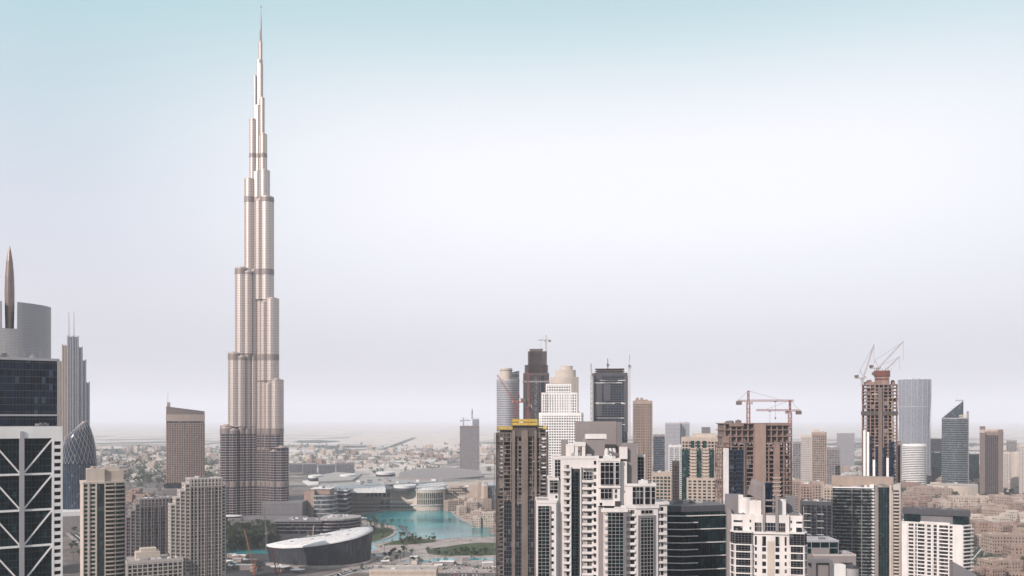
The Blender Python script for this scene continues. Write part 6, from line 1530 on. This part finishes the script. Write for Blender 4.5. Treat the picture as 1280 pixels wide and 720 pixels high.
# purple-grey blocks beyond the mall, podiums at the right
for k, (a, b, yt, D, w_) in enumerate([(362, 378, 580, 2650, 'midgrey'), (379, 396, 580, 2600, 'midgrey'), (399, 419, 581, 2550, 'midgrey'), (421, 443, 579.5, 2500, 'midgrey')]):
    far_tower('office_building', ('grey-purple midrise block in the row beyond the mall, nearest the tallest tower', 'second grey-purple block in the row beyond the mall', 'third grey-purple block in the row beyond the mall', 'rightmost and widest grey-purple block in the row beyond the mall')[k], a, b, yt, D, 50, rot=(R(4),), glass='g_grey', wall=w_, slab=(1.4, .4), bay=8, cat='office block')
far_tower('podium_building', 'pale curved podium under the green diagonal-topped tower', 1166, 1222, 607.5, 1850, 60, plan='bow', glass='cream2', wall='cream2', slab=(2.5, .5), bay=9, pier=(2, .4), cat='low building')
far_tower('podium_building', 'low colonnaded podium at the right edge below the dark brown tower', 1222, 1300, 622.5, 1640, 26, glass='g_window', wall='cream', slab=(1.6, .5), bay=6, pier=(1.6, .6), cat='low building', top=2)
far_tower('low_building', 'long pale low roof at the bottom beside the street, left of the concrete tower', 462, 545, 713, 900, 24, rot=0, glass='cream', wall='cream2', slab=(1.2, .4), bay=7, pier=(1.2, .3), cat='low building', top=1)

# ------------------------------------------------------------------ trees
def tree_proto(seed, h=9, cw=4.2):
    r = random.Random(seed); t = empty('tree', (0, 0, 0)); mb = MB()
    mb.cyl(0, 0, .28, 0, h*.5, 7, .16)
    cl = []
    for k in range(7):
        a = r.uniform(0, 6.28); q = r.uniform(.2, .75)*cw; c = Vector((q*cos(a), q*sin(a), h*r.uniform(.5, .88))); cl.append((c, r.uniform(.9, 1.9)))
        mb.bar((0, 0, h*.4), c, .14)
    mb.build('trunk', M['bark'], t)
    mb = MB()
    for c, R_ in cl:
        for k in range(70):
            d = Vector((r.gauss(0, 1), r.gauss(0, 1), r.gauss(0, .8))).normalized()*R_*r.uniform(.45, 1.1); p = c+d; s_ = r.uniform(.25, .55)
            u = Vector((r.gauss(0, 1), r.gauss(0, 1), r.gauss(0, 1))).normalized()*s_; v = u.cross(Vector((r.gauss(0, 1), r.gauss(0, 1), r.gauss(0, 1)))).normalized()*s_
            n = len(mb.v); mb.v += [tuple(p-u), tuple(p+v*.6), tuple(p+u), tuple(p-v*.6)]; mb.f.append((n, n+1, n+2, n+3))
    mb.build('crown', M['leaf'], t); return t
def palm_proto(seed, h=10):
    r = random.Random(seed); t = empty('palm_tree', (0, 0, 0)); mb = MB(); mb.cyl(0, 0, .32, 0, h*.5, 7, .25); mb.cyl(.1, 0, .25, h*.5, h, 7, .22); mb.build('trunk', M['bark'], t)
    mb = MB()
    for k in range(18):
        a = 2*pi*k/18+r.uniform(-.1, .1); up = r.uniform(.0, 1.1); last = None
        for q in range(6):
            f = q/5; L_ = 3.6*f; p = Vector((.1+L_*cos(a), L_*sin(a), h+up*2.2*f-(2.6-up)*f*f)); w = .42*(1-f*.75); s_ = Vector((-sin(a), cos(a), 0))*w
            if last is not None:
                n = len(mb.v); mb.v += [tuple(last[0]-last[1]), tuple(last[0]+last[1]), tuple(p+s_), tuple(p-s_)]; mb.f.append((n, n+1, n+2, n+3))
            last = (p, s_)
    mb.build('crown', M['leaf'], t); return t
TP = [tree_proto(1), tree_proto(2, 11, 5), tree_proto(3, 7.5, 3.6), palm_proto(4), palm_proto(5, 12)]; tused = set(); tcount = [0]
def put_tree(x, y, kinds, label, group, r, sc_=1.0):
    k = r.choice(kinds); o = TP[k] if k not in tused else copy_tree(TP[k]); tused.add(k); tcount[0] += 1
    o.location = (x, y, 0); o.rotation_euler.z = r.uniform(0, 6.28); q = sc_*r.uniform(.8, 1.25); o.scale = (q, q, q*r.uniform(.9, 1.15)); tag(o, label, 'tree' if k < 3 else 'palm', group)
def hall_hit(x, y): return ((x-X(400, 985))/68)**2+((y-1005)/52)**2 < 1
r = random.Random(31)
def grove(n, x0, x1, y0, y1, kinds, label, group, sc_=1.0):
    c = 0
    for _ in range(n*6):
        if c >= n: break
        x, y = gp(r.uniform(x0, x1), r.uniform(y0, y1))
        if hall_hit(x, y): continue
        put_tree(x, y, kinds, label, group, r, sc_); c += 1
grove(95, 280, 345, 660, 687, (0, 1, 2, 3), 'tree in the dark grove at the foot of the tallest tower', 'trees at the foot of the tallest tower', 1.25)
grove(16, 345, 400, 655, 668, (0, 1, 3), 'tree between the dark pavilion and the curved hall', 'trees behind the curved hall', 1.1)
grove(26, 448, 492, 655, 668, (3, 4, 0), 'palm or tree on the lake shore right of the curved hall', 'trees on the lake shore by the hall')
grove(30, 500, 545, 673, 682, (2, 0, 3), 'small tree on the planted point beside the lake', 'trees on the planted point', .8)
grove(26, 534, 620, 691, 696, (2, 0), 'small tree along the near edge of the park lawn', 'trees along the park lawn', .8)
grove(18, 460, 520, 690, 708, (3, 2, 0), 'tree by the street below the lake', 'trees by the street below the lake', .9)
grove(22, 205, 290, 700, 718, (0, 1, 3), 'tree at the foot of the large cream slab', 'trees at the foot of the large cream slab', 1.0)
grove(12, 82, 100, 640, 715, (0, 2, 3), 'tree along the street beside the cream balcony tower', 'trees along the left street', 1.0)
grove(34, 1185, 1290, 618, 637, (0, 1, 2, 3), 'tree in the green belt before the dark brown tower', 'trees before the dark brown tower', 1.5)
grove(20, 1225, 1290, 672, 684, (0, 2, 3), 'tree between the old quarter blocks at the right', 'trees in the old quarter', 1.2)
# tree belts nobody could count
def belt(n, x0, x1, y0, y1, label, rs_=1.0, seed=1):
    q = random.Random(seed); mb = MB()
    for _ in range(n):
        x, y = gp(q.uniform(x0, x1), q.uniform(y0, y1)); 
        if hall_hit(x, y) or any((x-a)**2+(y-b)**2 < rr_**2 for a, b, rr_ in FOOT): continue
        cr_ = q.uniform(2, 5)*rs_; h = q.uniform(4, 9)*rs_
        for k in range(26):
            p = Vector((x, y, h*.6))+Vector((q.gauss(0, .5)*cr_, q.gauss(0, .5)*cr_, q.gauss(0, .28)*h)); u = Vector((q.gauss(0, 1), q.gauss(0, 1), q.gauss(0, 1))).normalized()*cr_*.28; v = u.cross(Vector((q.gauss(0, 1), q.gauss(0, 1), q.gauss(0, 1)))).normalized()*cr_*.28
            p.z = max(p.z, .5); n_ = len(mb.v); mb.v += [tuple(p-u), tuple(p+v), tuple(p+u), tuple(p-v)]; mb.f.append((n_, n_+1, n_+2, n_+3))
    tag(mb.build('tree_belt', M['leaf']), label, kind='stuff')
belt(150, 278, 350, 655, 690, 'undergrowth and hedges of the dark grove below the tallest tower', 1.0, 2)
belt(300, 110, 300, 560, 604, 'dark tree belts scattered over the left plain', 2.2, 3)
belt(220, 360, 640, 556, 592, 'dark tree belts between the buildings beyond the mall', 2.0, 4)
belt(350, 985, 1295, 556, 625, 'dark tree belts between the right-hand towers', 1.8, 5)
belt(330, 1120, 1300, 612, 705, 'hedges and shrubs among the old quarter blocks', 1.0, 6)
belt(60, 440, 620, 640, 712, 'low shrubs along the lake promenade', .5, 7)
belt(90, 160, 300, 600, 622, 'shrubs along the wide left highway', 1.0, 8)

# ------------------------------------------------------------------ cars, canopies, lamp posts, fountain pier
def car_proto(matc):
    t = empty('parked_car', (0, 0, 0)); mb = MB()
    mb.hexa([(-2.2,-.9,.35),(2.2,-.9,.35),(2.2,.9,.35),(-2.2,.9,.35),(-2.1,-.88,.95),(2.05,-.85,.88),(2.05,.85,.88),(-2.1,.88,.95)]); mb.build('body', matc, t)
    mb = MB(); mb.hexa([(-1.7,-.82,.92),(1.1,-.82,.9),(1.1,.82,.9),(-1.7,.82,.92),(-1.2,-.68,1.45),(.4,-.68,1.45),(.4,.68,1.45),(-1.2,.68,1.45)]); mb.build('cabin_windows', M['g_black'], t)
    for sx in (-1.35, 1.35):
        for sy in (-.86, .86):
            mb = MB(); mb.prism([(sx+.34*cos(2*pi*i/10), .34*sin(2*pi*i/10)) for i in range(10)], -.1, .1); w = mb.build('wheel', M['darkgrey'], t)
            for v in w.data.vertices: x, y, z = v.co; v.co = (x, sy+z, .35+y)
    return t
cm = [wallm('car_white', (.7, .7, .7), rough=.3, var=.02), wallm('car_dark', (.03, .03, .035), rough=.3, var=.02), wallm('car_red', (.30, .03, .03), rough=.3, var=.02), wallm('car_silver', (.35, .36, .38), rough=.3, var=.02)]
CP = [car_proto(m_) for m_ in cm]; cu = set(); cn = ['white', 'black', 'red', 'silver']
def put_car(x, y, rz, where, r, z=0):
    k = r.choices(range(4), (5, 2.5, .8, 2.5))[0]; o = CP[k] if k not in cu else copy_tree(CP[k]); cu.add(k)
    o.location = (x, y, z); o.rotation_euler.z = rz; tag(o, cn[k]+' car '+where, 'car', cn[k]+' cars '+where)
r = random.Random(5)
def along(Q, n, w, where, z=.11):
    for _ in range(n):
        i = r.randint(0, len(Q)-2); d = (Q[i+1]-Q[i]).normalized(); p = Q[i].lerp(Q[i+1], r.random())+Vector((-d.y, d.x))*r.choice((-1, 1))*r.uniform(.18, .38)*w
        put_car(p.x, p.y, atan2(d.y, d.x), where, r, z)
along(R1, 34, 12, 'on the street in front of the curved hall'); along(R2, 40, 28, 'on the wide left highway'); along(R7, 14, 12, 'on the street beside the blue curved tower')
along(R4, 14, 14, 'on the street between the left towers'); along(R5, 20, 14, 'on the street below the dark brown tower'); along(R6, 14, 12, 'on the street in the old quarter')
for i in range(4):
    for k in range(16):
        if r.random() < .75: x, y = gp(556+k*4.4+r.uniform(-.3, .3), 706.5+i*4.2); put_car(x, y, 1.57+r.uniform(-.05, .05), 'in the car park left of the concrete tower', r)
for i in range(5):
    for k in range(18):
        if r.random() < .7: x, y = gp(128+k*4.4, 626+i*3.2); put_car(x, y, 1.57, 'in the open car park behind the cream balcony tower', r)
for i, (px, py, w_, lb) in enumerate([(452, 650, 16, 'leftmost white canopy on the lake promenade'), (462, 661, 12, 'white canopy at the shore right of the hall'), (456, 694, 20, 'white canopy in front of the right end of the hall'), (478, 698, 14, 'white canopy by the street below the narrow pool'), (350, 712, 18, 'white site canopy in front of the hall'), (372, 716, 14, 'right white site canopy in front of the hall'), (622, 712, 12, 'white canopy at the foot of the concrete tower')]):
    x, y = gp(px, py); t = empty('canopy', (x, y, 0)); tag(t, lb, 'canopy')
    mb = MB(); mb.prism(ell(w_*.6, w_*.4, 12), 3.6, 4.0, ell(w_*.2, w_*.12, 12)); mb.prism(ell(w_*.2, w_*.12, 12), 4.0, 6, ell(.2, .2, 12)); mb.build('canopy_roof', M['roofwhite'], t)
    for a in (.8, 2.3, 3.9, 5.4):
        mb = MB(); mb.cyl(w_*.5*cos(a), w_*.33*sin(a), .15, 0, 3.7, 6); mb.build('post', M['silver'], t)
lamp = None
for k in range(26):
    px = 505+k*4.6; py = 696.5 if k < 13 else 677-(k-13)*.15; 
    if k >= 13: px = 552+(k-13)*5
    x, y = gp(px, py)
    if lamp is None:
        lamp = empty('street_lamp', (x, y, 0)); mb = MB(); mb.cyl(0, 0, .16, 0, 9, 8, .1); mb.build('post', M['midgrey'], lamp); mb = MB(); mb.bar((0, 0, 9), (1.8, 0, 9.2), .12); mb.box(1.3, 2.3, -.2, .2, 9.1, 9.3); mb.build('lamp_arm', M['silver'], lamp); o = lamp
    else: o = copy_tree(lamp)
    o.location = (x, y, 0); tag(o, 'street lamp on the promenade '+('along the narrow pool' if k < 13 else 'along the near lake shore'), 'street lamp', 'lamps '+('along the narrow pool' if k < 13 else 'along the lake shore'))
# pier slab in the lake and site cranes beside the hall
mb = MB(); P = [gp(497, 657), (gp(503, 657)), gp(517, 671), gp(511, 671)]; mb.prism(P, 0, .9); tag(mb.build('pier', M['g_blue']), 'blue-edged straight pier at the tip of the lawn in the lake', 'pier')
x, y = gp(333, 690); luffing_crane('small floodlit dark crane standing in the grove left of the hall', x, y, 0, 22, R(120), 34, 70, 'midgrey', 1.6, th=.3)
x, y = gp(318, 719); luffing_crane('orange crane jib in front of the hall at the bottom left', x, y, 0, 8, R(165), 40, 74, 'orange', 1.6, th=.35)
x, y = gp(346, 722); luffing_crane('second orange crane jib at the bottom, nearer the hall', x, y, 0, 6, R(150), 24, 76, 'orange', 1.6, th=.35)
# small site sheds in the forecourt
r = random.Random(17)
for k in range(26):
    px, py = (r.uniform(285, 332), r.uniform(696, 716)) if k < 12 else (r.uniform(470, 615), r.uniform(700, 716)); x, y = gp(px, py)
    a = r.uniform(6, 16); b = r.uniform(5, 10); h = r.uniform(3, 6); t = empty('site_shed', (x, y, 0), r.uniform(-.3, .3)); mb = MB(); mb.box(-a/2, a/2, -b/2, b/2, 0, h); mb.build('wall', M[r.choice(('offwhite', 'beige', 'greywall'))], t)
    mb = MB(); mb.hexa([(-a/2-.4,-b/2-.4,h),(a/2+.4,-b/2-.4,h),(a/2+.4,b/2+.4,h),(-a/2-.4,b/2+.4,h),(-a/2-.4,-.2,h+1),(a/2+.4,-.2,h+1),(a/2+.4,.2,h+1),(-a/2-.4,.2,h+1)]); mb.build('roof', M[r.choice(('roofwhite', 'roof'))], t)
    w_ = 'in the works yard left of the hall' if k < 12 else 'by the street below the lake'; tag(t, 'small flat shed '+w_, 'shed', 'sheds '+w_)
